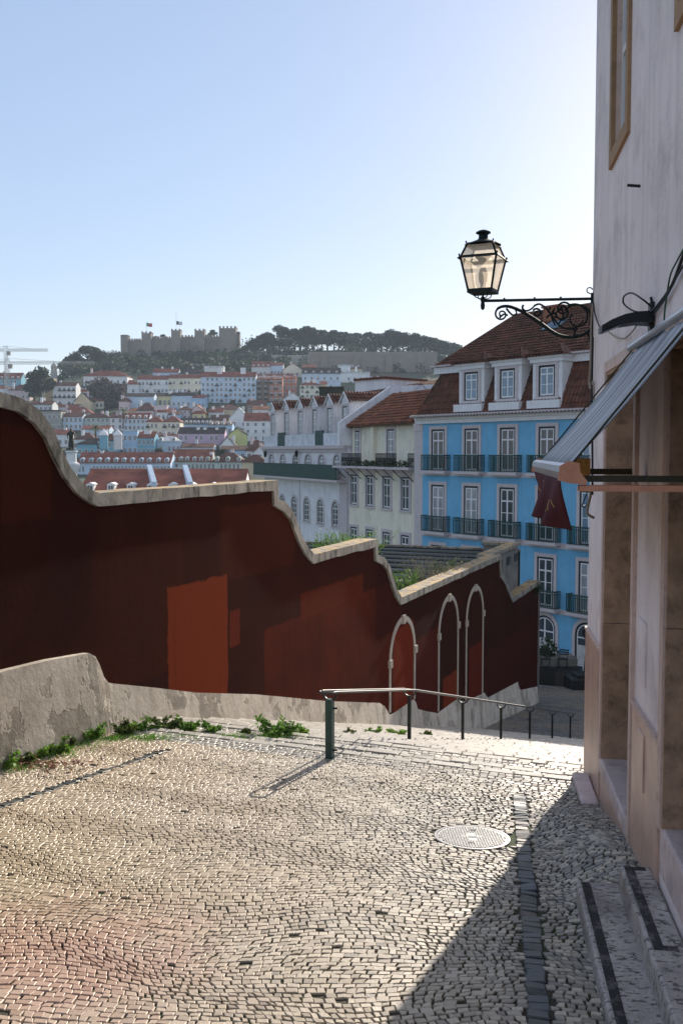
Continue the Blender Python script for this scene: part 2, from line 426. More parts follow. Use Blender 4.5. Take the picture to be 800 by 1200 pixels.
TL, TR = -7.36, 3.2                # the street's two sides, measured across it
def stairs():
    b = MB(); e = MB(); S3 = Stones(); s0 = 10.17; rnd = random
    while s0 < 28.6:
        tr = .48 if s0 > 11 else .42
        s1 = s0+tr; zt = -g((s0+s1)/2) if s0 > 10.3 else -3.462
        # tread bed
        q = [st(s0, TL-.2), st(s1, TL-.2), st(s1, TR), st(s0, TR)]
        b.prismz([q[0], q[3], q[2], q[1]], zt-.45, zt-.012)
        # edge stones on the lip of the step
        t = TL+rnd.random()*.3; t0 = TL
        while t0 < TR:
            t = min(t0+rnd.uniform(.16, .42), TR)
            lo, hi = s1-.13+rnd.uniform(-.008, .008), s1+rnd.uniform(-.012, .004)
            pq = [st(lo+.008, t0+.006), st(lo+.008, t-.006), st(hi, t-.006), st(hi, t0+.006)]
            zz = zt+rnd.uniform(-.005, .012)
            k = len(e.v); vs = []
            for zl, ins in ((zz-.13, 0), (zz-.012, 0), (zz, .012)):
                cx = sum(p[0] for p in pq)/4; cy = sum(p[1] for p in pq)/4
                for p in pq:
                    dx, dy = cx-p[0], cy-p[1]; l = math.hypot(dx, dy); vs.append((p[0]+dx/l*ins, p[1]+dy/l*ins, zl))
            e.add(vs, [(8, 9, 10, 11)]+[(a+i, a+(i+1) % 4, a+(i+1) % 4+4, a+i+4) for a in (0, 4) for i in range(4)])
            t0 = t
        # setts on the tread
        rows = 4 if s0 < 16 else 3; hh = (tr-.135)/rows
        for r in range(rows):
            t0 = TL
            while t0 < TR:
                wd = rnd.uniform(.06, .11) if s0 < 16 else rnd.uniform(.09, .15); a0, a1 = s0+r*hh, s0+(r+1)*hh
                q = [st(a0+rnd.uniform(-.005, .005), t0), st(a0+rnd.uniform(-.005, .005), t0+wd), st(a1, t0+wd), st(a1, t0)]
                if not (q[0][0] > WALLX(q[0][1])+.1 and q[0][1] < 10.7):
                    S3.stone(q, lambda x, y, z=zt: z, .004, .03, .007, .08, rnd.gauss(0, .002))
                t0 += wd
        s0 = s1
    tag(b.build('stair_bed', M['mortar'], shift=(0, 0, 0)), 'bed of the long cobbled stairs', kind='structure')
    tag(e.build('stair_edges', M['kerbstone'], shift=(0, 0, 0)), 'pale stone edges of the stairs', kind='structure')
    tag(S3.build('stair_paving', M['setts_far']), 'setts on the treads of the stairs', kind='structure')
    # lower street
    S4 = Stones(); s0 = 28.55
    while s0 < 44:
        t0 = -9.5; h = rnd.uniform(.12, .15)
        while t0 < 1.2:
            wd = rnd.uniform(.11, .17)
            q = [st(s0, t0), st(s0, t0+wd), st(s0+h, t0+wd), st(s0+h, t0)]
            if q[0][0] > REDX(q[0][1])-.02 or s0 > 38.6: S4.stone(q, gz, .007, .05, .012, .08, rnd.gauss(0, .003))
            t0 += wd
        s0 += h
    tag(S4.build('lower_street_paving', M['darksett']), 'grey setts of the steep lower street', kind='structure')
    b = MB(); n = 24
    ss = list(np.arange(28.4, 44, 1.0))+[48, 52, 60, 70, 85, 105]
    vs = [(*st(s_, t_), -g(s_)-.02) for s_ in ss for t_ in np.linspace(-32, 14, n)]
    fs = []
    for j in range(len(ss)-1):
        for i in range(n-1):
            t_ = -32+46*(i+.5)/(n-1)
            if t_ > -8.5 or ss[j] > 38: fs.append((j*n+i, (j+1)*n+i, (j+1)*n+i+1, j*n+i+1))
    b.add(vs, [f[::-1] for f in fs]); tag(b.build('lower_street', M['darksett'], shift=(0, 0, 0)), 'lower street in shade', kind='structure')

make_terrain(); near_paving(); stairs()

def manhole():
    r = empty('manhole_cover', (MAN.x, MAN.y, MAN.z), 0, 'round grey iron manhole cover set into the pale setts', 'manhole cover')
    sy = (gz(MAN.x, MAN.y+.3)-gz(MAN.x, MAN.y-.3))/.6; sx = (gz(MAN.x+.3, MAN.y)-gz(MAN.x-.3, MAN.y))/.6
    r.rotation_euler = (atan2(sy, 1), -atan2(sx, 1), 0)
    ring = MB(); ring.lathe([(MANR+.012, -.04), (MANR+.012, .001), (MANR-.012, .003), (MANR-.012, -.02)], 48)
    ring.build('frame_ring', M['castiron'], r)
    p = MB(); p.lathe([(.01, -.014), (MANR-.016, -.014), (MANR-.016, .0)], 48)
    k = -.28
    while k < .29:
        h = sqrt(max(0, (MANR-.03)**2-k*k))
        j = -h
        while j < h-.02:
            if not (abs(k) < .03 and abs(j) < .1): p.box(k-.008, k+.008, j, j+.018, -.005, .005)
            j += .027
        k += .0235
    p.box(-.1, .1, -.02, -.006, -.005, .004); p.box(-.1, .1, .006, .02, -.005, .004)
    p.build('lid', M['castiron'], r)
    for sx_ in (-1, 1):
        h = MB(); h.box(-.025+sx_*.03, .025+sx_*.03, sx_*.17-.018, sx_*.17+.018, -.002, .0065); h.build('lifting_slot', M['black'], r)
M['castiron'] = mat('cast_iron', (.33, .33, .33), metal=.35, rough=.5, scale=20, bump=.3, bscale=80)
M['black'] = mat('black_paint', (.012, .013, .014), rough=.45, bump=.1)
manhole()
# ================================================================== RED WALL
FW = Frame(REDX(10.64), 10.64, UX, UY)
def wu(px, py): return FW.hit(px, py)
TOP = [wu(*p) for p in ((-60, 452), (-25, 455), (0, 460), (21, 466), (42, 481), (58, 502), (68, 526), (79, 548), (92, 565), (105, 575), (113, 577.5))]
TOPB = [wu(323, 558.6), wu(323.6, 584), wu(332, 589), wu(341, 600), wu(347, 615), wu(352, 630), wu(359, 642), wu(366, 649.5)]
TOPC = [wu(440, 633), wu(440.6, 650), wu(448, 653), wu(455, 664), wu(459, 679), wu(463, 691), wu(468.5, 700)]
TOPD = [wu(585, 656), wu(586.5, 672), wu(592, 680), wu(596, 692), wu(600, 700), wu(622.5, 689.5)]
UEND = wu(631, 700)[0]
zl = TOP[-1][1]; TOP2 = [(u, z) for u, z in TOPB]; TOP2[0] = (TOPB[0][0], zl+.02)
zc = TOPB[-1][1]; TOPC[0] = (TOPC[0][0], zc+.01)
zd = TOPC[-1][1]; TOPD[0] = (TOPD[0][0], zd+.01)
ze = TOPD[4][1]; TOPD[5] = (UEND, ze)
PROF = [(-7, TOP[0][1]+.05)]+TOP+TOP2+TOPC+TOPD
def densify(P):                       # round the S-curves
    out = [P[0]]
    for a, b in zip(P, P[1:]):
        out.append(b)
    return out
def gwall(u): x, y = FW.o[0]+u*FW.d[0], FW.o[1]+u*FW.d[1]; return gz(x, y)
def paintmat():
    m, t, n, b = _m('red_wall_paint')
    tc = N(t, 'ShaderNodeTexCoord').outputs['Object']
    sp = N(t, 'ShaderNodeSeparateXYZ'); t.links.new(tc, sp.inputs[0])
    nz = ramp(t, noise(t, tc, 2.6, 7, .65), 0, 1, -.09, .09)
    X = mth(t, 'ADD', sp.outputs[0], nz); Z = mth(t, 'ADD', sp.outputs[2], ramp(t, noise(t, mapping(t, tc, (1, 1, 1)), 3.1, 7, .65), 0, 1, -.08, .08))
    def box(px0, px1, py0, py1):
        pc = (py0+py1)/2; u0, _ = wu(px0, pc); u1, _ = wu(px1, pc); _, z1 = wu((px0+px1)/2, py0); _, z0 = wu((px0+px1)/2, py1)
        z0 -= FW_Z; z1 -= FW_Z
        f = lambda v, lo, s: ramp(t, v, lo-.014, lo+.014, 0 if s else 1, 1 if s else 0)
        a = mth(t, 'MULTIPLY', f(X, u0, 1), f(X, u1, 0)); c = mth(t, 'MULTIPLY', f(Z, z0, 1), f(Z, z1, 0))
        return mth(t, 'MULTIPLY', a, c)
    dark = (.030, .0085, .0055); mid = (.065, .0145, .0075); br = (.165, .030, .011); red = (.075, .015, .009)
    c = mixc(t, ramp(t, noise(t, tc, .6, 6, .6), .35, .65), dark, (.043, .012, .0075))
    c = mixc(t, mth(t, 'MULTIPLY', box(0, 60, 500, 610), .6), c, mid)
    c = mixc(t, mth(t, 'MULTIPLY', box(258, 345, 590, 672), .55), c, mid)
    c = mixc(t, mth(t, 'MULTIPLY', box(110, 215, 640, 800), .35), c, mid)
    c = mixc(t, mth(t, 'MULTIPLY', box(310, 470, 708, 900), ramp(t, noise(t, tc, .9, 5), .3, .7, .35, 1)), c, (.095, .018, .009))
    c = mixc(t, mth(t, 'MULTIPLY', box(352, 425, 684, 712), .8), c, (.10, .020, .009))
    c = mixc(t, box(197, 267, 681, 900), c, br)
    c = mixc(t, box(269, 281, 715, 757), c, (.11, .020, .010))
    c = mixc(t, box(461, 484, 728, 900), c, (.15, .024, .010))
    c = mixc(t, mth(t, 'MULTIPLY', box(440, 500, 640, 735), .7), c, dark)
    c = mixc(t, box(488, 514, 742, 900), c, red)
    c = mixc(t, box(519, 536, 790, 900), c, (.15, .028, .011))
    c = mixc(t, box(549, 566, 755, 900), c, (.10, .017, .009))
    c = mixc(t, mth(t, 'MULTIPLY', box(567, 640, 740, 900), .8), c, (.050, .011, .008))
    # vertical run marks and dust
    c = mixc(t, ramp(t, noise(t, mapping(t, tc, (7, 7, .5)), 1, 6, .65), .5, .8, 0, .35), c, (.02, .008, .006))
    c = mixc(t, ramp(t, noise(t, tc, 40, 3), .70, .78, 0, .25), c, (.2, .17, .15))
    t.links.new(c, b.inputs['Base Color']); b.inputs['Roughness'].default_value = .9; b.inputs['Specular IOR Level'].default_value = .04
    bumpn(t, b, noise(t, tc, 14, 8, .65), .3, .012); return m
FW_Z = -8.9
def plastermat():
    m, t, n, b = _m('bare_plaster')
    tc = N(t, 'ShaderNodeTexCoord').outputs['Object']
    c = mixc(t, ramp(t, noise(t, tc, 2.2, 7, .65), .3, .7), (.42, .37, .30), (.64, .57, .48))
    c = mixc(t, ramp(t, noise(t, mapping(t, tc, (5, 5, .4)), 1, 6, .65), .5, .75, 0, .55), c, (.17, .13, .09))
    ch = ramp(t, noise(t, mapping(t, tc, (1, 1, .8)), 1.25, 7, .6), .53, .545)
    c = mixc(t, mth(t, 'MULTIPLY', mth(t, 'MULTIPLY', ch, ramp(t, noise(t, tc, 6, 6, .7), .3, .6, .25, 1)), .75), c, (.20, .17, .135))        # where the plaster has flaked off
    sp = N(t, 'ShaderNodeSeparateXYZ'); t.links.new(tc, sp.inputs[0])
    zz = mth(t, 'ADD', sp.outputs[2], mth(t, 'MULTIPLY', sp.outputs[0], .285))
    low = ramp(t, mth(t, 'ADD', zz, ramp(t, noise(t, tc, 3, 6), 0, 1, -.7, .7)), 5.35, 5.75, .75, 0)
    c = mixc(t, low, c, (.07, .07, .03))                                 # damp and algae at the foot
    t.links.new(c, b.inputs['Base Color']); b.inputs['Roughness'].default_value = .9; b.inputs['Specular IOR Level'].default_value = .15
    h = mth(t, 'SUBTRACT', noise(t, tc, 9, 8, .65), mth(t, 'MULTIPLY', ch, .5))
    bumpn(t, b, h, .7, .02); return m
def copingmat():
    m, t, n, b = _m('coping_concrete')
    tc = N(t, 'ShaderNodeTexCoord').outputs['Object']
    c = mixc(t, ramp(t, noise(t, tc, 2.5, 7, .65), .3, .7), (.13, .12, .10), (.36, .33, .28))
    c = mixc(t, ramp(t, noise(t, mapping(t, tc, (6, 6, 2)), 1, 6, .65), .50, .64, 0, .85), c, (.035, .034, .028))
    gi = N(t, 'ShaderNodeNewGeometry'); sp = N(t, 'ShaderNodeSeparateXYZ'); t.links.new(gi.outputs['True Normal'], sp.inputs[0])
    up = ramp(t, sp.outputs[2], .5, .9)
    lich = mth(t, 'MULTIPLY', up, ramp(t, noise(t, tc, 5, 6, .6), .42, .6))
    c = mixc(t, mth(t, 'MULTIPLY', lich, .85), c, (.50, .30, .07))       # orange lichen on top
    t.links.new(c, b.inputs['Base Color']); b.inputs['Roughness'].default_value = .9
    bumpn(t, b, noise(t, tc, 25, 7, .65), .6, .015); return m
M['trim'] = mat('arch_stone', (.42, .37, .31), scale=6, var=.25, dirt=(.15, .13, .11), dscale=6, damt=.6, bump=.5, bscale=30)
M['greywall'] = mat('grey_render', (.17, .165, .15), scale=2, var=.25, dirt=(.06, .06, .05), dscale=1.5, damt=.7, bump=.5, bscale=20, streak=.6)
M['paint'] = paintmat(); M['plaster'] = plastermat(); M['coping'] = copingmat()

def red_wall():
    root = empty('street_wall', (FW.o[0], FW.o[1], FW_Z), FW.ang, 'long dark red painted wall stepping down beside the stairs', 'wall')
    Z = lambda z: z-FW_Z
    # body
    b = MB(); prof = [(u, Z(z)-.1) for u, z in PROF]
    poly = [(-7, -1.2), (UEND, -1.2)]+prof[::-1]
    b.prism(poly, 0, .32); b.build('painted_face', M['paint'], root)
    # coping : swept along the profile
    c = MB(); P = [Vector((u, Z(z))) for u, z in PROF]
    offs = []
    for i, p in enumerate(P):
        d1 = (p-P[max(i-1, 0)]); d2 = (P[min(i+1, len(P)-1)]-p)
        d1 = d1.normalized() if d1.length > 1e-6 else d2.normalized(); d2 = d2.normalized() if d2.length > 1e-6 else d1
        m_ = (d1+d2).normalized(); nn = Vector((m_.y, -m_.x)); k = min(1.6, 1/max(.45, nn.dot(Vector((d1.y, -d1.x)))))
        offs.append(p+nn*.165*k)
    rnd = random.Random(3)
    jit = [(rnd.uniform(-.008, .008), rnd.uniform(-.012, .012)) for _ in P]
    vs = []; fs = []
    # subdivide long runs so the edge can wander a little
    QP = []; QO = []
    for i in range(len(P)-1):
        n = max(1, int((P[i+1]-P[i]).length/.35))
        for k in range(n):
            f = k/n; QP.append(P[i].lerp(P[i+1], f)); QO.append(offs[i].lerp(offs[i+1], f))
    QP.append(P[-1]); QO.append(offs[-1])
    for p, o in zip(QP, QO):
        jz = rnd.uniform(-.006, .006); jf = rnd.uniform(-.006, .006); jo = rnd.uniform(-.014, .014)
        vs += [(p.x, -.05+jf, p.y+jz), (o.x, -.05+jf, o.y+jo), (o.x, .40, o.y+jo), (p.x, .40, p.y+jz)]
    for i in range(len(QP)-1):
        for a, b_ in ((0, 1), (1, 2), (2, 3), (3, 0)): fs.append((i*4+a, i*4+b_, i*4+4+b_, i*4+4+a))
    fs += [(3, 2, 1, 0), tuple((len(QP)-1)*4+k for k in range(4))]
    c.add(vs, fs); c.build('coping', M['coping'], root)
    # plaster base, leaning a little against the wall
    def batter(b, low, top, y, lean):
        n0 = 60; xs = np.linspace(top[0][0], top[-1][0], n0*2); tx = [p[0] for p in top]; tz = [p[1] for p in top]; lx = [p[0] for p in low]; lz = [p[1] for p in low]
        xs = sorted(set(list(xs)+tx)); k = len(b.v); vs = []; fs = []
        for x in xs:
            z1 = float(np.interp(x, tx, tz)); z0 = float(np.interp(x, lx, lz))
            vs += [(x, y-lean, z0), (x, y, z1), (x, .012, z1), (x, .012, z0)]
        m = len(xs)
        for i in range(m-1):
            for a_, c_ in ((0, 1), (1, 2)): fs.append((i*4+a_, i*4+4+a_, i*4+4+c_, i*4+c_))
        fs += [(0, 1, 2, 3), (m*4-1, m*4-2, m*4-3, m*4-4)]; b.add(vs, fs)
    lead = [(-7, wu(0, 785)[1]-.1)]+[wu(*p) for p in ((0, 785), (50, 773), (88, 766.5), (97, 765), (104, 769), (109, 779), (114, 793), (119, 799))]
    b = MB(); top = [(u, Z(z)) for u, z in lead]
    low = [(u, Z(gwall(u))-.5) for u, _ in lead]
    batter(b, low, top, -.10, .17); b.build('plaster_buttress', M['plaster'], root)
    line = [wu(*p) for p in ((117, 798), (130, 801), (180, 806), (230, 812), (300, 814), (385, 822), (430, 823.5), (444, 824), (450, 828), (456, 838), (461, 836), (484, 820), (486, 822), (489, 831), (500, 834), (512.5, 836), (536, 819), (545, 823), (567, 812), (571, 818), (606, 799.5), (609, 809), (632, 802))]
    b = MB(); top = [(u, Z(z)) for u, z in line]; low = [(u, Z(gwall(u))-.6) for u in np.linspace(line[0][0], UEND+.0, 40)]
    top[-1] = (UEND, top[-1][1])
    batter(b, low, top, -.016, .13); b.build('plaster_base', M['plaster'], root)
    # blind arches
    def arch(Lx, Rx, apex, sl, sr, bl, br):
        u0, zs0 = wu(*sl); u1, zs1 = wu(*sr); ua, za = wu(*apex); _, zb0 = wu(*bl); _, zb1 = wu(*br)
        zs = (zs0+zs1)/2; r = (u1-u0)/2; uc = (u0+u1)/2; wd = .125; H = za-zs
        t = MB()
        def leg(ua_, ub_, zb): t.box(ua_, ub_, -.022, .005, Z(zb), Z(zs)-.005)
        leg(u0, u0+wd*.85, zb0); leg(u1-wd*.85, u1, zb1)
        t.box(u0-.05, u0+wd, -.06, .004, Z(zs)-.10, Z(zs)+.08); t.box(u1-wd, u1+.05, -.06, .004, Z(zs)-.10, Z(zs)+.08)
        n = 28; vs = []; fs = []
        for i in range(n+1):
            a = pi-pi*i/n
            for rr, hh in ((r, H), (r-wd, H-wd)):
                for y in (-.024, .004): vs.append((uc+rr*cos(a), y, Z(zs)+hh*sin(a)))
        for i in range(n):
            k = i*4
            fs += [(k, k+2, k+6, k+4), (k, k+4, k+5, k+1), (k+2, k+3, k+7, k+6)]
        t.add(vs, fs)
        t.box(uc-.09, uc+.09, -.06, .003, Z(za)-wd-.05, Z(za)+.03)
        t.build('arch_moulding', M['trim'], root)
    arch(455, 487, (470, 723), (455.5, 775), (486, 763), (455, 836), (487, 818))
    arch(513, 537, (525, 697.6), (513, 744), (536.7, 734), (513, 834), (537, 819))
    arch(545.5, 567, (556.5, 686), (545.5, 729), (566, 720), (545.5, 822), (567, 811))
    # corner pilaster at the far end
    b = MB(); b.box(UEND-.12, UEND+.012, -.05, .36, -1, Z(ze)-.16); b.build('end_pilaster', M['greywall'], root)
    b = MB(); b.box(UEND-.001, UEND+9, .05, .3, -3, 1.2)
    # the unpainted block that rises behind the last step of the wall
    blk = empty('terrace_wall', FW.w(TOPD[0][0]+1.5, .5, FW_Z), FW.ang, 'bare grey rendered wall block behind the far end of the red wall', 'wall')
    zt = zd-.02; u0 = TOPD[0][0]+.03; u1 = wu(620, 640)[0]; b = MB(); x0 = u0-(TOPD[0][0]+1.5); x1 = u1-(TOPD[0][0]+1.5)
    b.box(x0-.9, x1, -.08, .25, 2.0, Z(zt)-.12); b.box(x1-.3, x1, .25, 1.2, 2.0, Z(zt)-.12); b.build('render', M['greywall'], blk)
    b = MB(); b.box(x0+.05, x1+.05, -.17, .30, Z(zt)-.118, Z(zt)); b.box(x1-.36, x1+.05, .302, 1.25, Z(zt)-.118, Z(zt)); b.build('coping', M['coping'], blk)
    return root
RW = red_wall()

# slatted terrace roof behind the wall
M['slat'] = mat('dark_slats', (.018, .020, .018), rough=.5, scale=4, bump=.3, bscale=20)
M['slatw'] = mat('slat_edge', (.12, .13, .11), rough=.6)
def slatted_roof():
    # lies just below the coping of the third stretch
    zz = zd-.38; x0, x1 = TOPC[-1][0]-1.4, TOPD[0][0]+5.2
    root = empty('slatted_roof', FW.w(x0, 3, FW_Z), FW.ang, 'dark slatted roof with pale edges behind the far half of the red wall', 'roof')
    Z = zz-FW_Z; L = x1-x0; n = 13
    b = MB(); b.box(0, L, -2.55, 7.6, Z-1.2, Z-1.0); b.build('deck', M['slat'], root)
    for i in range(n):
        u = L*(i+.3)/n; b = MB(); b.cur = 0
        b.box(u, u+.62, -2.6, 7.4, Z-.30, Z-.02); b.cur = 1; b.box(u-.025, u, -2.6, 7.4, Z-.06, Z)
        b.build('slat', [M['slat'], M['slatw']], root)
    b = MB(); b.box(-.2, 0, -2.6, 7.6, -.5+Z-3, Z-.5); b.box(L, L+.12, -2.6, 7.6, Z-3, Z-.0); b.box(-.2, L+.12, 7.6, 7.8, Z-3, Z-.3); b.build('parapet', M['slat'], root); b = MB(); b.box(L, L+.2, -2.6, 7.8, Z-.0+.002, Z+.07); b.box(-.2, L, 7.55, 7.8, Z-.29, Z-.22); b.build('coping', M['coping'], root)
slatted_roof()

# ================================================================== HANDRAIL
M['green_paint'] = mat('green_paint', (.010, .05, .044), rough=.45, scale=8, var=.3, bump=.15, bscale=60, spec=.5)
M['dark_iron'] = mat('dark_iron', (.012, .016, .016), rough=.4, bump=.15)
M['steel'] = mat('worn_steel', (.06, .06, .06), rough=.42, metal=.7, bump=.1)
def handrail():
    T = -4.25; SS = [10.27+2.93*i for i in range(7)]; H = .80
    base = [Vector((*st(s_, T), gz(*st(s_, T)))) for s_ in SS]
    root = empty('handrail', base[0], 0, 'green posted iron handrail with a double tube running down the stairs', 'handrail')
    L = lambda p: Vector(p)-base[0]
    d = Vector((UX, UY, 0)); n = Vector((UY, -UX, 0))
    for i, p in enumerate(base):
        b = MB(); w2 = .040 if i == 0 else .022
        Mx = Matrix.Translation(L(p)) @ Matrix.Rotation(FW.ang, 4, 'Z')
        b.bbox(-w2, w2, -w2, w2, -.3, H-.115, .006, Mx); b.build('post', M['green_paint'] if i == 0 else M['dark_iron'], root)
        if i == 0:
            for z in (.10, .58):
                k = MB(); k.tube([L(p)+Vector((.04, -.01, z)), L(p)+Vector((.085, -.01, z))], .012); k.build('bolt', M['dark_iron'], root)
        c = MB(); c0 = L(p)+Vector((0, 0, H-.05))
        c.tube([c0+n*(.085*cos(a))+Vector((0, 0, .085*sin(a)*.9)) for a in [pi+pi*k/12 for k in range(13)]], .013)
        c.build('cradle', M['steel'] if i else M['dark_iron'], root)
    for sg in (-1, 1):
        pts = []
        a0 = L(base[0])-d*.07+Vector((0, 0, H-.028+.01))
        if sg == 1:    # rounded end joins the two tubes
            for k in range(9):
                a = pi*k/8; pts.append(a0-n*(.085*cos(a))-d*(.085*sin(a)))
        else: pts.append(a0-n*.085)
        for p in base: pts.append(L(p)+n*(.085*sg)+Vector((0, 0, H-.028)))
        pts.append(L(base[-1])+n*(.085*sg)+d*.3+Vector((0, 0, H-.09)))
        b = MB(); b.tube(pts, .0135, 8); b.build('rail_tube', M['steel'], root, smooth=True)
handrail()
# ================================================================== THE PALE HOUSE ON THE RIGHT
FR = Frame(WALLX(10.92), 10.92, -.134, -1)
def ru(px, py, off=0): return FR.hit(px, py, off)
M['render'] = mat('pinkish_limewash', (.80, .71, .70), scale=1.3, var=.07, dirt=(.46, .40, .40), dscale=1.4, damt=.65, streak=.35, bump=.6, bscale=28, bdist=.012, rough=.92, spec=.15)
M['jamb'] = mat('brown_limestone', (.42, .27, .18), scale=5, var=.3, dirt=(.12, .07, .045), dscale=6, damt=.7, bump=.6, bscale=40, rough=.75)
M['marble'] = mat('pink_marble', (.52, .35, .28), scale=2.5, var=.22, dirt=(.50, .38, .33), dscale=3, damt=.5, bump=.15, bscale=30, rough=.38, spec=.5)
M['archit'] = mat('pale_pink_stone', (.62, .47, .41), scale=5, var=.2, dirt=(.2, .12, .09), dscale=5, damt=.6, bump=.5, bscale=40, rough=.7)
M['ochre'] = mat('ochre_stone', (.36, .22, .12), scale=5, var=.3, dirt=(.15, .09, .05), dscale=5, damt=.6, bump=.5, bscale=40)
M['door'] = mat('dark_green_door', (.015, .03, .028), rough=.4, bump=.2)
M['doorb'] = mat('dark_brown_door', (.028, .018, .013), rough=.5, bump=.3)
M['whitepaint'] = mat('white_paint', (.72, .73, .75), rough=.5, var=.06, bump=.1)
M['glass'] = glassmat('window_glass', (.16, .18, .20))
def travertine():
    m, t, n, b = _m('pitted_limestone')
    tc = N(t, 'ShaderNodeTexCoord').outputs['Object']
    c = mixc(t, ramp(t, noise(t, tc, 3, 6, .6), .3, .7), (.33, .30, .29), (.58, .53, .51))
    pit = ramp(t, noise(t, mapping(t, tc, (2.2, 1, 1)), 16, 6, .7), .555, .60)
    c = mixc(t, mth(t, 'MULTIPLY', pit, .85), c, (.06, .05, .045))
    c = mixc(t, ramp(t, noise(t, tc, 2.2, 6, .65), .42, .66, 0, .7), c, (.16, .14, .135))
    t.links.new(c, b.inputs['Base Color']); b.inputs['Roughness'].default_value = .5
    h = mth(t, 'SUBTRACT', noise(t, tc, 30, 5), pit); bumpn(t, b, h, .8, .012); return m
M['trav'] = travertine()
M['grip'] = mat('dark_grip_strip', (.035, .035, .037), dirt=(.25, .23, .22), dscale=9, damt=.8, rough=.8, bump=.6, bscale=200)
M['slab'] = mat('mauve_stone', (.58, .48, .48), scale=3, var=.2, dirt=(.2, .15, .14), dscale=4, damt=.5, bump=.4, bscale=30, rough=.55)

BZ = -4.2
def house_right():
    root = empty('corner_house', (FR.o[0], FR.o[1], BZ), FR.ang, 'pinkish limewashed house with stone plinth along the right of the street', 'house')
    Z = lambda z: z-BZ
    d1a, _ = ru(709, 700); zt1 = ru(712, 437)[1]; d1b, _ = ru(743, 700); zb1 = ru(707, 891)[1]
    d2a, _ = ru(783.5, 700); d2b = d2a+1.6; zb2 = ru(779, 972)[1]; zt2 = ru(788, 405)[1]
    wa, wz = ru(716.5, 199); wb, _ = ru(738.5, 150); w2a, _ = ru(795, 35); w2z = wz
    zp = ru(691, 741)[1]
    ops = [(d1a, d1b, Z(zb1), Z(zt1)), (d2a, d2b, Z(zb2), Z(zt2)), (wa, wb, Z(wz), Z(wz)+2.3), (w2a, w2a+1.25, Z(wz), Z(wz)+2.3)]
    L = 17.5
    b = MB(); wall_mb(b, 0, L, -1.5, Z(8.2), ops, 0, .34)
    b.box(0, .34, .341, 11, -1.5, Z(8.2)); b.box(L-.34, L, .341, 11, -1.5, Z(8.2)); b.box(0, L, 11, 11.3, -1.5, Z(8.2))
    b.build('wall', M['render'], root)
    b = MB(); b.box(-.25, L+.2, -.35, 11.5, Z(8.2), Z(8.4)); b.build('eaves', M['archit'], root)
    b = MB(); b.prism([(-.3, Z(8.4)), (L+.3, Z(8.4)), (L-2, Z(10.3)), (2, Z(10.3))], 0, 11); b.build('roof', M['tile'], root)
    # plinth slabs
    def panels(a, b_, zt, zb=-1.2, n=1, y=-.022, m='marble'):
        for i in range(n):
            x0 = a+(b_-a)*i/n+.004; x1 = a+(b_-a)*(i+1)/n-.004; mb = MB()
            mb.box(x0, x1, y, -.001, zb, Z(zt)); mb.build('plinth_slab', M[m], root)
    panels(-.015, d1a-.125, zp, zb=Z(-3.02)+.002); panels(-.015, d1a-.125, -3.02, n=1)
    panels(d1b+.13, d2a-.14, zp, n=2); panels(d2b+.14, L, zp, n=8)
    b = MB(); b.box(-.022, d1a-.125, -.034, -.0005, Z(zp)+.001, Z(zp)+.03); b.box(d1b+.13, d2a-.14, -.034, -.0005, Z(zp)+.001, Z(zp)+.03)
    b.box(d2b+.14, L, -.034, -.0005, Z(zp)+.001, Z(zp)+.03); b.build('plinth_cap', M['archit'], root)
    b = MB(); b.box(-.022, -.002, .0, .6, -1.2, Z(zp)); b.build('plinth_return', M['marble'], root)
    # door surrounds
    def doorway(a, c, zb, zt, y_in, name, leafm, jambm, face=.12):
        dr = MB(); dr.box(a+.03, c-.03, y_in, y_in+.05, Z(zb), Z(zt)-.02)
        d = dr.build(name, leafm, root)
        pm = MB()
        w_ = (c-a-.06)/2
        for i in range(2):
            for z0, z1 in ((.12, .75), (.9, 2.0)):
                pm.bbox(a+.03+w_*i+.1, a+.03+w_*(i+1)-.1, y_in-.02, y_in-.001, Z(zb)+z0, Z(zb)+z1, .01)
        pm.build('door_panel', leafm, d)
        hd = MB(); hd.tube([(a+.03+w_-.06, y_in-.06, Z(zb)+1.05), (a+.03+w_-.06, y_in-.06, Z(zb)+1.25)], .012); hd.build('handle', M['castiron'], d)
        rv = MB()                                              # reveals and faces of the stone frame
        zj = Z(zb)+1.32
        rv.box(a-.001, a+.028, -.018, y_in, Z(zb)-.02, zj); rv.box(a-.001, a+.024, -.014, y_in, zj+.006, Z(zt))
        rv.box(c-.028, c+.001, -.018, y_in, Z(zb)-.02, Z(zt)); rv.box(a+.03, c-.03, -.018, y_in, Z(zt)-.03, Z(zt)+.001)
        rv.build('door_jamb', jambm, root)
        fc = MB(); fc.box(a-face, a-.002, -.032, .0, Z(zb)-.02, Z(zt)+face); fc.box(c+.002, c+face, -.032, .0, Z(zb)-.25, Z(zt)+face)
        fc.box(a-.001, c+.001, -.031, 0, Z(zt)+.002, Z(zt)+face-.001); fc.build('door_frame', M['archit'], root)
    doorway(d1a, d1b, zb1, zt1, .26, 'door', M['door'], M['jamb'], .10)
    doorway(d2a, d2b, zb2, zt2, .30, 'door', M['doorb'], M['jamb'], .13)
    # small service hatches
    for (pa, pb) in (((749, 722), (757, 806)), ((752, 852), (758, 930))):
        u0, z0 = ru(*pa); u1, z1 = ru(*pb); b = MB(); b.bbox(u0, u1, -.035 if z0 < -1.9 else -.012, 0, Z(z1), Z(z0), .004); b.build('service_hatch', M['render'] if z0 > -1.9 else M['marble'], root)
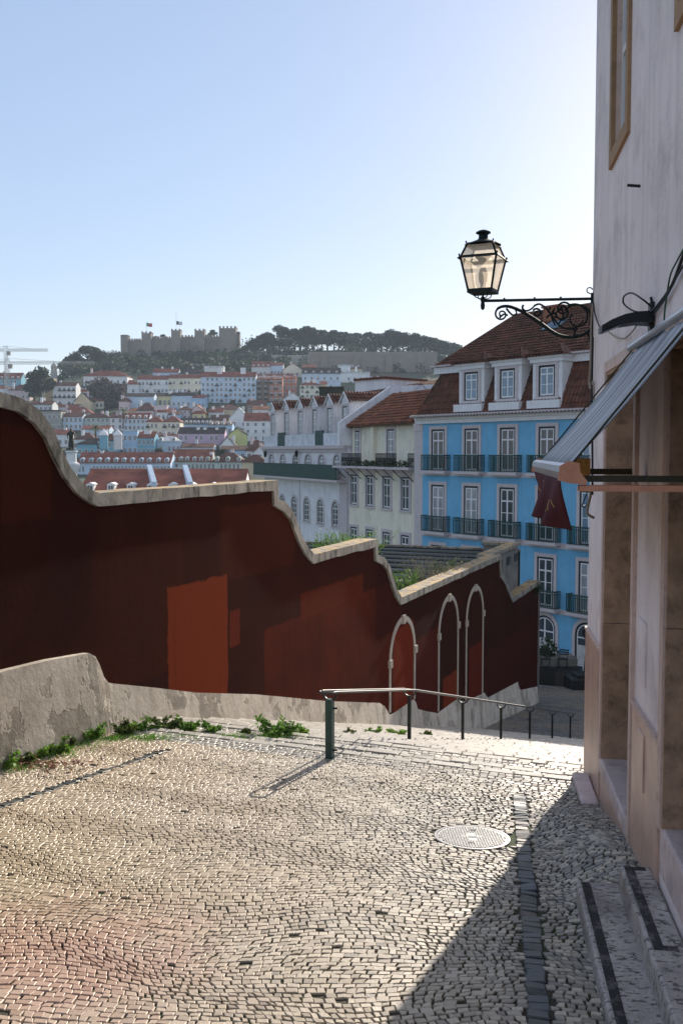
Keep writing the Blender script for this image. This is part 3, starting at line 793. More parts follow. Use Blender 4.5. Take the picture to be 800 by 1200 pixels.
    # windows upstairs
    for a, c in ((wa, wb), (w2a, w2a+1.25)):
        f = MB(); z0, z1 = Z(wz), Z(wz)+2.3; k = .13
        for cur, ya, yb, m_ in ((0, -.03, .012, 0), (1, .0125, .14, .012)):
            f.cur = cur; q = k+m_
            f.box(a+m_*0, a+q, ya, yb, z0, z1); f.box(c-q, c, ya, yb, z0, z1); f.box(a+q+.001, c-q-.001, ya, yb, z1-q, z1); f.box(a+q+.001, c-q-.001, ya, yb, z0, z0+q)
        fr = f.build('window', [M['ochre'], M['archit']], root)
        g_ = MB(); g_.box(a+k, c-k, .10, .105, z0+k, z1-k); g_.build('pane', M['glass'], fr)
        s_ = MB(); mx = (a+c)/2
        for x0, x1 in ((a+k, a+k+.05), (mx-.04, mx+.04), (c-k-.05, c-k)): s_.box(x0, x1, .06, .099, z0+k, z1-k)
        for zz in (z0+k, z0+k+.85, z1-k-.06): s_.box(a+k+.051, mx-.041, .062, .098, zz, zz+.06); s_.box(mx+.041, c-k-.051, .062, .098, zz, zz+.06)
        s_.build('sash', M['whitepaint'], fr)
    # stub of an old bracket
    u, z = ru(750, 218); b = MB(); b.tube([(u, .02, Z(z)), (u+.01, -.10, Z(z)+.01)], .012, 6); b.build('iron_stub', M['dark_iron'], root)
    return dict(d1a=d1a, d1b=d1b, zb1=zb1, d2a=d2a, zb2=zb2)
M['tile'] = tilemat('clay_tiles', (.20, .075, .04))
HR = house_right()

def slab_thing(name, u0, u1, y0, y1, ztop, th, m, label, cat, grips=None, seed=0):
    """a worn stone step lying against the wall; local x along the wall, y out from it"""
    root = empty(name, FR.w((u0+u1)/2, (y0+y1)/2, ztop-th), FR.ang, label, cat)
    b = MB(); cx, cy = (u0+u1)/2, (y0+y1)/2; rnd = random.Random(seed)
    # rounded-edge outline with small chips
    n = 26; out = []
    def side(p, q, k):
        for i in range(k):
            f = i/k; out.append((p[0]+(q[0]-p[0])*f+rnd.uniform(-.003, .003), p[1]+(q[1]-p[1])*f+rnd.uniform(-.003, .003)))
    x0, x1, a, c = u0-cx, u1-cx, y0-cy, y1-cy; r = .012
    side((x0+r, a), (x1-r, a), n); side((x1, a+r), (x1, c-r), 8); side((x1-r, c), (x0+r, c), n); side((x0, c-r), (x0, a+r), 8)
    vs = []
    for ins, z in ((.0, 0), (-.0, th-.022), (.006, th-.007), (.020, th)):
        for x, y in out:
            l = math.hypot(x, y); sx = (1-ins/abs(x1)) ; sy = (1-ins/abs(c)); vs.append((x*sx, y*sy, z))
    k = len(out); fs = [tuple(range(3*k, 4*k))]+[(j*k+i, j*k+(i+1) % k, (j+1)*k+(i+1) % k, (j+1)*k+i) for j in range(3) for i in range(k)]
    b.add(vs, fs); b.build('stone', m, root)
    if grips:
        for gr in grips:
            q = MB(); q.box(gr[0]-cx, gr[1]-cx, gr[2]-cy, gr[3]-cy, th+.0005, th+.004); q.build('grip_strip', M['grip'], root)
    return root
# lower and upper step at the near door
z1 = -3.06; z2 = -2.88
u1a, _ = ru(674, 1032, -.53)
L1 = FR.hit(674, 1032)[0]
def at_level(px, py, z):
    r = ray(px, py); k = z/r[2]; x, y = r[0]*k, r[1]*k
    vx, vy = x-FR.o[0], y-FR.o[1]
    return vx*FR.d[0]+vy*FR.d[1], vx*FR.n[0]+vy*FR.n[1]
a = at_level(674, 1032, z1); c = at_level(715, 1200, z1)
slab_thing('doorstep', a[0], a[0]+3.2, (a[1]+c[1])/2, -.10, z1, .26, M['trav'], 'pitted pale stone step with dark grip strip, lowest beside the setts', 'step',
           [(a[0]+.03, a[0]+3.1, (a[1]+c[1])/2+.035, (a[1]+c[1])/2+.095)], 1)
a2 = at_level(729, 1014, z2); c2 = at_level(785, 1200, z2)
slab_thing('doorstep', a2[0], a2[0]+3.2, (a2[1]+c2[1])/2, -.01, z2, .36, M['trav'], 'pitted stone step with an L shaped dark strip, upper one against the house wall', 'step',
           [(a2[0]+.03, a2[0]+1.15, (a2[1]+c2[1])/2+.03, (a2[1]+c2[1])/2+.09), (a2[0]+.03, a2[0]+.08, (a2[1]+c2[1])/2+.093, -.06),
            (a2[0]+1.152, a2[0]+1.20, (a2[1]+c2[1])/2+.03, -.06)], 2)
# sill of the near door
slab_thing('door_sill', HR['d2a']-.02, HR['d2a']+1.75, -.024, .27, HR['zb2']+.001, .30, M['slab'], 'grey pink stone sill in the near doorway above the two steps', 'sill', None, 3)
# long sill of the far door and the block before it
slab_thing('door_sill', HR['d1a']-.06, HR['d1b']+.06, -.03, .24, HR['zb1']+.001, .13, M['slab'], 'long pale stone sill along the far doorway by the house corner', 'sill', None, 4)
b0 = at_level(683, 941, -3.40); b1 = at_level(673, 905, -3.40)
slab_thing('stone_block', b1[0]-.02, b0[0], (b0[1]+b1[1])/2-.02, -.03, -3.40, .30, M['slab'], 'low mauve stone block on the setts before the far doorway', 'stone block', None, 5)
b = MB(); u_ = HR['d1b']
b.box(HR['d1a']-.04, u_+.04, -.015, .0, -1, HR['zb1']-.13-BZ-.003)
RWALL_riser = empty('sill_support', (FR.o[0], FR.o[1], BZ), FR.ang, 'brown stone riser under the long door sill', 'riser'); b.build('riser', M['marble'], RWALL_riser)

# ================================================================== STREET LANTERN ON ITS BRACKET
def lampglass():
    m, t, n, b = _m('lantern_glass')
    tc = N(t, 'ShaderNodeTexCoord').outputs['Object']
    c = mixc(t, ramp(t, noise(t, tc, 7, 5), .35, .65), (.95, .89, .80), (.72, .66, .58))
    tr = N(t, 'ShaderNodeBsdfTranslucent'); t.links.new(c, tr.inputs[0])
    tp = N(t, 'ShaderNodeBsdfTransparent'); tp.inputs[0].default_value = (.95, .88, .80, 1)
    gl = N(t, 'ShaderNodeBsdfGlossy'); gl.inputs['Roughness'].default_value = .15
    m1 = N(t, 'ShaderNodeMixShader'); m1.inputs[0].default_value = .45; t.links.new(tr.outputs[0], m1.inputs[1]); t.links.new(tp.outputs[0], m1.inputs[2])
    m2 = N(t, 'ShaderNodeMixShader'); m2.inputs[0].default_value = .07; t.links.new(m1.outputs[0], m2.inputs[1]); t.links.new(gl.outputs[0], m2.inputs[2])
    t.links.new(m2.outputs[0], n['Material Output'].inputs[0]); return m
M['lampglass'] = lampglass()
M['lampiron'] = mat('lantern_iron', (.010, .018, .018), spec=.2, rough=.65, bump=.25, bscale=40, var=.4)
def lantern():
    uB, zB = ru(694, 351)                     # where the bar meets the wall
    uB = max(uB, .06)
    base = FR.w(uB, -.02, zB)
    root = empty('street_lantern', base, FR.ang, 'black iron lantern with milky glass on a scrolled wall bracket at the house corner', 'street lamp')
    # local: y negative = out over the street
    # length of the bar
    best = min((abs((lambda p: 400+F*p.x/p.y)(FR.w(uB, -l, zB))-566), l) for l in [x*.005 for x in range(100, 400)])[1]
    Lb = best
    b = MB(); b.tube([(0, .03, 0), (0, -Lb-.02, 0)], .016, 8)
    for k in (.28, .52, .8): b.tube([(0, -Lb*k, .0), (0, -Lb*k, .028)], .011, 6)
    b.build('bar', M['lampiron'], root)
    b = MB(); b.box(-.03, .03, -.005, .02, -.42, .06); b.tube([(0, -.01, .05)]+[(0, -.02-.03*sin(a), .09-.03*cos(a)) for a in [k*.5 for k in range(10)]], .007, 6)
    b.lathe([(.018, -.46), (.024, -.44), (.012, -.42)], 8); b.build('wall_plate', M['lampiron'], root)
    # the photo gives the scrollwork in pixels: turn into distance out from the wall and height
    def Y(px, py):                       # plane across the street through the bar
        r = ray(px, py); # point on plane: root + y*n
        ox, oy = base.x, base.y; nx, ny = FR.n
        det = nx*r[1]-ny*r[0]; yy = (oy*r[0]-ox*r[1])/det; k = (oy+yy*ny)/r[1]
        return yy, k*r[2]-base.z
    def curve(pts, r=.008, x=0, n=5):
        P = [Vector((x, *Y(*p))) for p in pts]; return smooth_path(P, n), r
    # main brace, sweeping from the outer end down and back to the wall
    b = MB(); P, _ = curve([(582, 362), (588, 359), (597, 359), (610, 364), (622, 371), (634, 379), (646, 388), (656, 393), (668, 395), (680, 393), (688, 389), (693, 384)], 0)
    b.tube(P, [.014+.007*sin(pi*i/len(P)) for i in range(len(P))], 8)
    P, _ = curve([(688, 389), (691, 396), (692, 400)]); b.tube(P, .012, 6); b.build('brace', M['lampiron'], root)
    def spiral(c, r0, r1, a0, turns, n=26):
        return [(c[0]+(r0+(r1-r0)*i/n)*cos(a0+turns*2*pi*i/n), c[1]-(r0+(r1-r0)*i/n)*sin(a0+turns*2*pi*i/n)) for i in range(n+1)]
    scrolls = [
        spiral((587.5, 368), 8, 2.2, 1.9, 1.25), [(593, 361), (597, 366), (601, 369), (605, 367), (604, 363)], [(585, 372), (590, 368), (594, 369)],
        [(613, 357), (612, 361), (616, 364), (622, 362), (626, 358)], spiral((629, 366.5), 5.5, 1.8, 2.6, -1.2),
        [(626, 358), (632, 356), (640, 361), (644, 366)], spiral((657, 367), 9.5, 3, 1.4, -1.15), spiral((660, 362), 9, 3.2, .3, 1.1),
        spiral((675, 372), 17, 6, 2.2, -.95), [(691, 381), (692, 371), (688, 361), (680, 357), (670, 358), (662, 363)],
        [(640, 361), (648, 372), (656, 382), (666, 385), (676, 383), (683, 376)], [(650, 361), (646, 370), (650, 380)], [(673, 393), (673, 387), (670, 385)], [(673, 388), (676, 385)],
        [(657, 358), (660, 370), (655, 378)], [(640, 372), (645, 368), (650, 367)]]
    for sc in scrolls:
        b = MB(); pp = [Vector((0, *Y(*p))) for p in sc]; pp = smooth_path(pp, 3) if len(sc) < 10 else pp
        b.tube(pp, [.0125-.004*i/len(pp) for i in range(len(pp))], 6); b.lathe([(.001, -.016), (.013, 0), (.001, .016)], 6, (0, 0), Matrix.Translation(pp[-1]))
        b.build('scroll', M['lampiron'], root)
    b = MB()
    for p in ((648, 366), (655, 362), (651, 371), (660, 374), (644, 361), (634, 377)):
        y, z = Y(*p); b = MB(); b.lathe([(.002, -.022), (.017, -.005), (.010, .012), (.001, .028)], 6, (0, 0), Matrix.Translation((0, y, z)) @ Matrix.Rotation(random.uniform(-1, 1), 4, 'X'))
        b.build('leaf_ornament', M['lampiron'], root)
    # ---- lantern body
    y0 = -Lb; px = 1/ (F/ (FR.w(uB, -Lb, zB).y))           # metres per pixel there
    b = MB(); b.lathe([(.004, -.10), (.02, -.085), (.025, -.05), (.018, -.01), (.026, .0), (.026, .03), (.012, .05), (.006, .07)], 12, (0, y0)); b.build('socket', M['lampiron'], root)
    zb = .098; hb = .365; hm = .145; wB = .128; wT = .20; wM = .138
    cen = Vector((0, y0, 0)); R = Matrix.Translation((0.0, y0, 0)) @ Matrix.Rotation(radians(-16), 4, 'Z')
    z0, z1, z2 = zb, zb+hb, zb+hb+hm
    b = MB()
    for sx, sy in ((1, 1), (1, -1), (-1, 1), (-1, -1)):      # arms that carry the lantern
        b.tube(smooth_path([R @ Vector((sx*.015, sy*.015, .02)), R @ Vector((sx*.06, sy*.06, .035)), R @ Vector((sx*.075, sy*.075, .07)), R @ Vector((sx*.055, sy*.055, zb+.005))], 4), .006, 6)
    b.build('carrier', M['lampiron'], root)
    def bar(mb, p, q, r=.012): mb.tube([R @ Vector(p), R @ Vector(q)], r, 6)
    f = MB()
    f.box(-wB-.012, wB+.012, -wB-.012, wB+.012, z0-.018, z0+.022, R)
    cs = [(-1, -1), (1, -1), (1, 1), (-1, 1)]
    for i in range(4):
        (ax, ay), (bx, by) = cs[i], cs[(i+1) % 4]
        bar(f, (ax*wB, ay*wB, z0), (ax*wT, ay*wT, z1)); bar(f, (ax*wT*.97, ay*wT*.97, z1), (ax*wM, ay*wM, z2))
        bar(f, (ax*wT, ay*wT, z1), (bx*wT, by*wT, z1), .011); bar(f, (ax*wM, ay*wM, z2), (bx*wM, by*wM, z2), .010)
        f.lathe([(.008, 0), (.008, .012), (.012, .020), (.001, .032)], 8, (0, 0), R @ Matrix.Translation((ax*(wT+.008), ay*(wT+.008), z1)))
        f.lathe([(.007, 0), (.007, .01), (.011, .018), (.001, .028)], 8, (0, 0), R @ Matrix.Translation((ax*(wM+.012), ay*(wM+.012), z2)))
    fr = f.build('frame', M['lampiron'], root)
    # drip flanges
    d = MB()
    for wv, zz, o in ((wT, z1, .028), (wM, z2, .026)):
        for i in range(4):
            (ax, ay), (bx, by) = cs[i], cs[(i+1) % 4]
            q = [(ax*wv, ay*wv, zz+.006), (bx*wv, by*wv, zz+.006), (bx*(wv+o), by*(wv+o), zz-.018), (ax*(wv+o), ay*(wv+o), zz-.018)]
            q2 = [(x, y, z-.005) for x, y, z in q]
            d.add([R @ Vector(p) for p in q+q2], [(0, 1, 2, 3), (7, 6, 5, 4), (0, 4, 5, 1), (2, 6, 7, 3), (1, 5, 6, 2), (0, 3, 7, 4)])
    d.build('drip_flange', M['lampiron'], root)
    for i in range(4):
        (ax, ay), (bx, by) = cs[i], cs[(i+1) % 4]
        e = .985
        for (wa, za), (wb, zc_) in (((wB, z0+.02), (wT, z1)), ((wT*.96, z1+.004), (wM, z2))):
            p = MB(); q = [(ax*wa*e, ay*wa*e, za), (bx*wa*e, by*wa*e, za), (bx*wb*e, by*wb*e, zc_), (ax*wb*e, ay*wb*e, zc_)]
            p.poly([R @ Vector(v) for v in q]); p.build('pane', M['lampglass'], root)
    b = MB(); b.lathe([(wM*1.35, z2-.002), (wM*1.2, z2+.012), (.07, z2+.05), (.052, z2+.065), (.050, z2+.10), (.058, z2+.112), (.082, z2+.122), (.080, z2+.134), (.050, z2+.150), (.012, z2+.160)], 20, (0, 0), R)
    b.build('cap', M['lampiron'], root)
    b = MB(); b.lathe([(.03, z0+.03), (.03, z0+.09), (.045, z0+.12), (.05, z0+.2), (.03, z0+.26), (.01, z0+.27)], 14, (0, 0), R); b.build('bulb', M['bulb'], root)
    b = MB(); b.lathe([(.02, z1-.06), (.085, z1+.01), (.09, z1+.02), (.02, z1+.03)], 14, (0, 0), R); b.build('reflector', M['castiron'], root)
M['bulb'] = mat('frosted_bulb', (.85, .82, .75), rough=.3, bump=0)
lantern()

# ================================================================== AWNING
def fabric():
    m, t, n, b = _m('awning_cloth')
    tc = N(t, 'ShaderNodeTexCoord').outputs['Object']
    c = mixc(t, ramp(t, noise(t, mapping(t, tc, (14, .5, .5)), 1, 4), .40, .60), (.12, .135, .16), (.50, .52, .57))
    t.links.new(c, b.inputs['Base Color']); b.inputs['Roughness'].default_value = .45; b.inputs['Specular IOR Level'].default_value = .6
    tr = N(t, 'ShaderNodeBsdfTranslucent'); t.links.new(c, tr.inputs[0])
    mx = N(t, 'ShaderNodeMixShader'); mx.inputs[0].default_value = .25
    t.links.new(b.outputs[0], mx.inputs[1]); t.links.new(tr.outputs[0], mx.inputs[2]); t.links.new(mx.outputs[0], n['Material Output'].inputs[0])
    bumpn(t, b, noise(t, mapping(t, tc, (10, .4, .4)), 1, 3), .6, .02); return m
M['awncloth'] = fabric()
M['alu'] = mat('brushed_aluminium', (.50, .51, .54), metal=.75, rough=.38, scale=2, var=.12, bump=.15, bscale=20)
M['salmon'] = mat('salmon_paint', (.58, .27, .17), rough=.5, var=.1, dirt=(.25, .12, .08), dscale=8, damt=.4)
M['olive'] = mat('olive_arm', (.04, .035, .02), rough=.45)
M['ply'] = mat('chipboard', (.75, .42, .14), scale=30, var=.35, bump=.4, bscale=120)
def awning():
    yn = 5.5; yf = 8.05
    pn = pix(664, 553, yn); pf = pix(633, 546, yf)
    # local frame of the wall
    def loc(p): v = Vector((p.x-FR.o[0], p.y-FR.o[1])); return v.x*FR.d[0]+v.y*FR.d[1], v.x*FR.n[0]+v.y*FR.n[1]
    un, on = loc(pn); uf, of = loc(pf); out = (on+of)/2; zb = (pn.z+pf.z)/2+.0
    base = FR.w((un+uf)/2, 0, zb)
    root = empty('awning', base, FR.ang, 'retractable grey awning with salmon arms and maroon valance over the near door', 'awning')
    uc = (un+uf)/2; h = (un-uf)/2
    zt = FR.hit(800, 372)[1]; rise = 0
    # height where the cloth leaves the wall, from the lower edge of the near side
    r = ray(800, 395); # near side plane u=+h : local point (y,z)
    nb = FR.w(un, 0, 0); k_ = ((nb.x*FR.d[0]+nb.y*FR.d[1]))/(r[0]*FR.d[0]+r[1]*FR.d[1])
    p = Vector((r[0]*k_, r[1]*k_, r[2]*k_)); _, yy = loc(p); slope = (p.z-zb)/(yy-out)
    zw = slope*(-out)                                   # rise from the bar to the wall
    # cloth with slight folds running along its length
    n = 34; mseg = 10; vs = []; fs = []
    for i in range(n+1):
        u = -h+.03+(2*h-.06)*i/n
        for j in range(mseg+1):
            f = j/mseg; vs.append((u, out*(1-f)-.0, .03+(zw)*f-.03*sin(pi*f)+.006*sin(i*2.1)+.004*sin(i*5.3)))
    for i in range(n):
        for j in range(mseg): a_ = i*(mseg+1)+j; fs.append((a_, a_+mseg+1, a_+mseg+2, a_+1))
    b = MB(); b.add(vs, fs); c = b.build('canopy', M['awncloth'], root, smooth=True)
    md = c.modifiers.new('thick', 'SOLIDIFY'); md.thickness = .004
    # side hem, roller box at the wall
    for xh in (h-.03, -h+.03):
        b = MB(); b.tube([(xh, out, .02), (xh, -.02, zw+.02)], .007, 6); b.build('hem', M['olive'], root)
    b = MB(); b.tube([(-h-.04, -.03, zw+.03), (h+.04, -.03, zw+.03)], .03, 14); b.build('roller', M['alu'], root)
    # front bar, rounded aluminium profile
    b = MB(); prof = [(-.055, .0), (-.05, .035), (-.02, .05), (.03, .045), (.045, .02), (.045, -.035), (.02, -.05), (-.035, -.045)]
    b.prismz([(0, 0), (1, 0), (0, 1)], 0, .0001) if False else None
    k = len(prof); b.add([(-h, out+y, z) for y, z in prof]+[(h, out+y, z) for y, z in prof],
                         [tuple(range(k)), tuple(range(2*k-1, k-1, -1))]+[(i, i+k, (i+1) % k+k, (i+1) % k) for i in range(k)])
    b.build('front_bar', M['alu'], root)
    for sg in (-1, 1):
        b = MB(); x0 = sg*h; x1 = sg*(h+.025)
        pr = [(-.06, -.045), (-.05, .035), (.0, .062), (.055, .05), (.06, 0), (.10, -.05), (.09, -.07), (.0, -.06)]
        k = len(pr); b.add([(x0, out+y, z) for y, z in pr]+[(x1, out+y, z) for y, z in pr],
                           [tuple(range(k)), tuple(range(2*k-1, k-1, -1))]+[(i, i+k, (i+1) % k+k, (i+1) % k) for i in range(k)])
        b.build('end_cap', M['salmon'], root)
    # arms : dark jointed arm and flat salmon arm below it, seen edge on
    b = MB(); b.box(h-.08, h-.045, out+.07, -.035, -.055, -.020); b.build('folding_arm', M['olive'], root)
    b = MB(); b.lathe([(.045, -.02), (.045, .02)], 20, (0, 0), Matrix.Translation((h-.06, -.06, -.035)) @ Matrix.Rotation(pi/2, 4, 'Y')); b.build('pivot', M['dark_iron'], root)
    b = MB(); b.bbox(h-.10, h+.02, out+.06, -.0, -.105, -.073, .004); b.tube([(h+.021, out+.26, -.088), (h+.03, out+.26, -.088)], .006, 6); b.build('support_bar', M['salmon'], root)
    b = MB(); b.box(-h+.08, -h+.12, out+.07, .0, -.065, -.02); b.build('folding_arm', M['olive'], root)
    # maroon valance, gathered at the far end of the bar and hanging loose
    m = MB(); n = 30; k = 16; vs = []; fs = []
    u0, u1 = -h+.02, h-.10
    for i in range(n+1):
        f = i/n
        ln = .27+.03*f
        for j in range(k+1):
            v = j/k
            vs.append((u0+(u1-u0)*(f*(1-.12*v)+.05*v), out-.035+.05*sin(f*19+v*1.6)*v+.05*sin(f*6+1)*v, -.045-ln*v))
    for i in range(n):
        for j in range(k): a_ = i*(k+1)+j; fs.append((a_, a_+k+1, a_+k+2, a_+1))
    m.add(vs, fs); c = m.build('valance', M['maroon'], root, smooth=True); md = c.modifiers.new('thick', 'SOLIDIFY'); md.thickness = .003
    # worn gilt strokes of lettering on the cloth
    g_ = MB(); 
    def vpt(f, v):
        ln = .27+.03*f
        return Vector((u0+(u1-u0)*(f*(1-.12*v)+.05*v), out-.035+.05*sin(f*19+v*1.6)*v+.05*sin(f*6+1)*v, -.045-ln*v))
    for f0, v0, f1, v1 in ((.76, .48, .80, .72), (.82, .46, .87, .66), (.88, .44, .92, .58), (.42, .15, .43, .50), (.26, .38, .30, .60)):
        pts = [vpt(f0+(f1-f0)*q, v0+(v1-v0)*q)+Vector((0, -.004, 0)) for q in (0, .33, .66, 1)]+[]
        g_ = MB(); g_.tube(pts, .0022, 4); g_.build('gilt_stroke', M['gilt'], c)
    # chipboard block wedged between bar and wall
    pb = pix(680, 545, 7.4); ub, ob = loc(pb)
    o = MB(); o.bbox(-.10, .10, -.068, .068, 0, .125, .004); o.build('block', M['ply'], empty('wooden_block', FR.w(ub, ob, pb.z-.075), FR.ang-.15, 'orange chipboard block behind the awning arm beside the wall', 'wooden block'))
    arm2 = MB(); z_ = pb.z-.075-zb
    arm2.box(ub-uc-.06, ub-uc+.06, ob-.08, 0, z_-.022, z_-.002); arm2.build('bracket', M['olive'], root)
M['maroon'] = mat('maroon_cloth', (.065, .006, .013), rough=.85, scale=6, var=.3, bump=.2)
M['gilt'] = mat('gilt_print', (.55, .36, .10), rough=.6)
awning()

# ================================================================== CABLES AND FLOOD LIGHT ON THE WALL
M['cable'] = mat('black_cable', (.012, .012, .014), rough=.5, bump=0)
M['cable_g'] = mat('green_cable', (.02, .09, .05), rough=.5, bump=0)
M['rope'] = mat('grey_cable', (.30, .26, .21), rough=.8, bump=.1)
def on_wall(px, py, off=-.03): u, z = FR.hit(px, py, off); return FR.w(u, off, z)
def cable(label, pts, r, m, off=-.03, n=6):
    P = smooth_path([on_wall(p[0], p[1], p[2] if len(p) > 2 else off) for p in pts], n); b = MB(); b.tube(P, r, 7)
    return tag(b.build('cable', M[m], smooth=True), label, 'cable')
def flood():
    u, z = FR.hit(762, 371, -.02); p = FR.w(u, 0, z)
    root = empty('wall_lamp', p, FR.ang, 'flat black lamp head on the pale wall above the awning', 'wall lamp')
    def Y(px, py):
        r = ray(px, py); nx, ny = FR.n; det = nx*r[1]-ny*r[0]; yy = (p.y*r[0]-p.x*r[1])/det; k = (p.y+yy*ny)/r[1]; return yy, k*r[2]-p.z
    top = [Y(*q) for q in ((703, 383), (715, 376), (730, 370), (745, 367), (762, 366))]; bot = [Y(*q) for q in ((762, 380), (745, 379), (725, 382), (712, 386), (703, 390))]
    pl = top+bot; b = MB(); k = len(pl)
    for xa, xb in ((-.11, .11),):
        b.add([(xa, y, z_) for y, z_ in pl]+[(xb, y, z_) for y, z_ in pl], [tuple(range(k)), tuple(range(2*k-1, k-1, -1))]+[(i, i+k, (i+1) % k+k, (i+1) % k) for i in range(k)])
    b.build('housing', M['black'], root)
    b = MB(); q = bot[2:]; b.add([(-.09, q[0][0], q[0][1]-.002), (.09, q[0][0], q[0][1]-.002), (.09, q[-1][0]+.01, q[-1][1]-.003), (-.09, q[-1][0]+.01, q[-1][1]-.003)], [(0, 1, 2, 3)])
    b.build('diffuser', M['alu'], root)
    b = MB(); b.box(-.05, .05, -.03, .0, -.10, .10); b.tube([(0, 0, .05), (0, -.02, .14)], .01); b.build('bracket', M['black'], root)
flood()
cable('thick black cable sagging from the flat black lamp head up to the picture edge', [(758, 372), (763, 366), (775, 352), (788, 332), (800, 300), (812, 270)], .011, 'cable')
cable('black cable looping out to the left above the flat lamp head', [(762, 358, -.03), (752, 350, -.09), (740, 343, -.12), (731, 347, -.13), (731, 356, -.12), (742, 364, -.08), (752, 366, -.03)], .007, 'cable')
cable('thin grey cable hanging in a loop below the flat lamp head', [(712, 388), (722, 395), (732, 396), (741, 388), (746, 380)], .007, 'rope')
cable('green cable running up the wall beside the awning', [(778, 376), (779, 362), (782, 340), (786, 320), (795, 302), (806, 282)], .006, 'cable_g')
cable('dark cable from the lantern bracket to the flat lamp head', [(695, 354), (697, 368), (702, 382), (706, 388)], .009, 'cable')
cable('second black cable beside the thick one rising to the picture edge', [(764, 370), (772, 360), (782, 345), (792, 325), (802, 308), (812, 290)], .007, 'cable')
cable('pale grey cable hanging down the house corner below the lantern', [(694, 356), (692.5, 375), (692, 400), (691.5, 425), (690.5, 440), (690, 449), (692, 455), (695, 447), (696, 470), (699, 492)], .010, 'rope', -.03)
cable('thick dark cable running down the edge of the house corner', [(694.5, 395), (694, 420), (693.5, 450), (693.5, 480), (694, 530), (694, 580)], .012, 'cable', -.03)
P0 = [pix(x, y, 8.3) for x, y in ((689, 571), (692, 578), (690, 588), (688, 598), (689, 603), (696, 607))]
b = MB(); b.tube(smooth_path(P0, 5), .012, 7); tag(b.build('cable', M['rope'], smooth=True), 'frayed tan cable dangling under the salmon awning bar', 'cable')
P0 = [pix(x, y, 8.35) for x, y in ((690, 570), (686, 582), (682, 592), (685, 594), (692, 585))]
b = MB(); b.tube(smooth_path(P0, 5), .005, 6); tag(b.build('cable', M['cable'], smooth=True), 'thin black cable curling under the salmon awning bar', 'cable')
# ================================================================== THE TOWN HOUSES BELOW THE STAIRS
M['blue'] = mat('blue_render', (.17, .46, .70), scale=1.2, var=.07, dirt=(.12, .34, .52), dscale=.8, damt=.5, streak=.3, bump=.3, bscale=20)
M['stonegrey'] = mat('grey_stone_frames', (.58, .53, .54), scale=3, var=.15, dirt=(.25, .23, .22), dscale=3, damt=.4, bump=.3, bscale=20)
M['yellow'] = mat('cream_render', (.82, .78, .64), scale=1, var=.06, dirt=(.45, .42, .33), dscale=.7, damt=.5, streak=.35, bump=.3, bscale=20)
M['white'] = mat('white_render', (.80, .80, .82), scale=1, var=.07, dirt=(.42, .42, .44), dscale=.7, damt=.5, streak=.4, bump=.3, bscale=20)
M['greeniron'] = mat('green_iron', (.016, .065, .058), rough=.45, bump=.1)
M['greenboard'] = mat('green_boards', (.008, .055, .050), rough=.5, scale=3, var=.3, bump=.2)
M['woodblack'] = mat('dark_window_frame', (.015, .022, .022), rough=.5, bump=.1)
M['curtain'] = glassmat('curtained_glass', (.42, .45, .48), .12)
M['darkglass'] = glassmat('dark_glass', (.05, .07, .085), .06)
M['shutter'] = mat('white_shutter', (.60, .60, .58), rough=.6, bump=.1)
M['roof_old'] = tilemat('old_roof_tiles', (.125, .048, .030), .28, .5, .4)
M['roof_red'] = tilemat('red_roof_tiles', (.24, .080, .045), .28, .5, .35)
M['zinc'] = mat('pale_zinc', (.62, .66, .72), rough=.5, metal=.3, scale=2, var=.2, streak=.6)
M['plantdark'] = leafmat('dark_leaves', (.025, .055, .015))
M['leaf'] = leafmat('fresh_leaves', (.13, .26, .035))
M['leafdry'] = leafmat('dry_stems', (.22, .20, .13), .2)

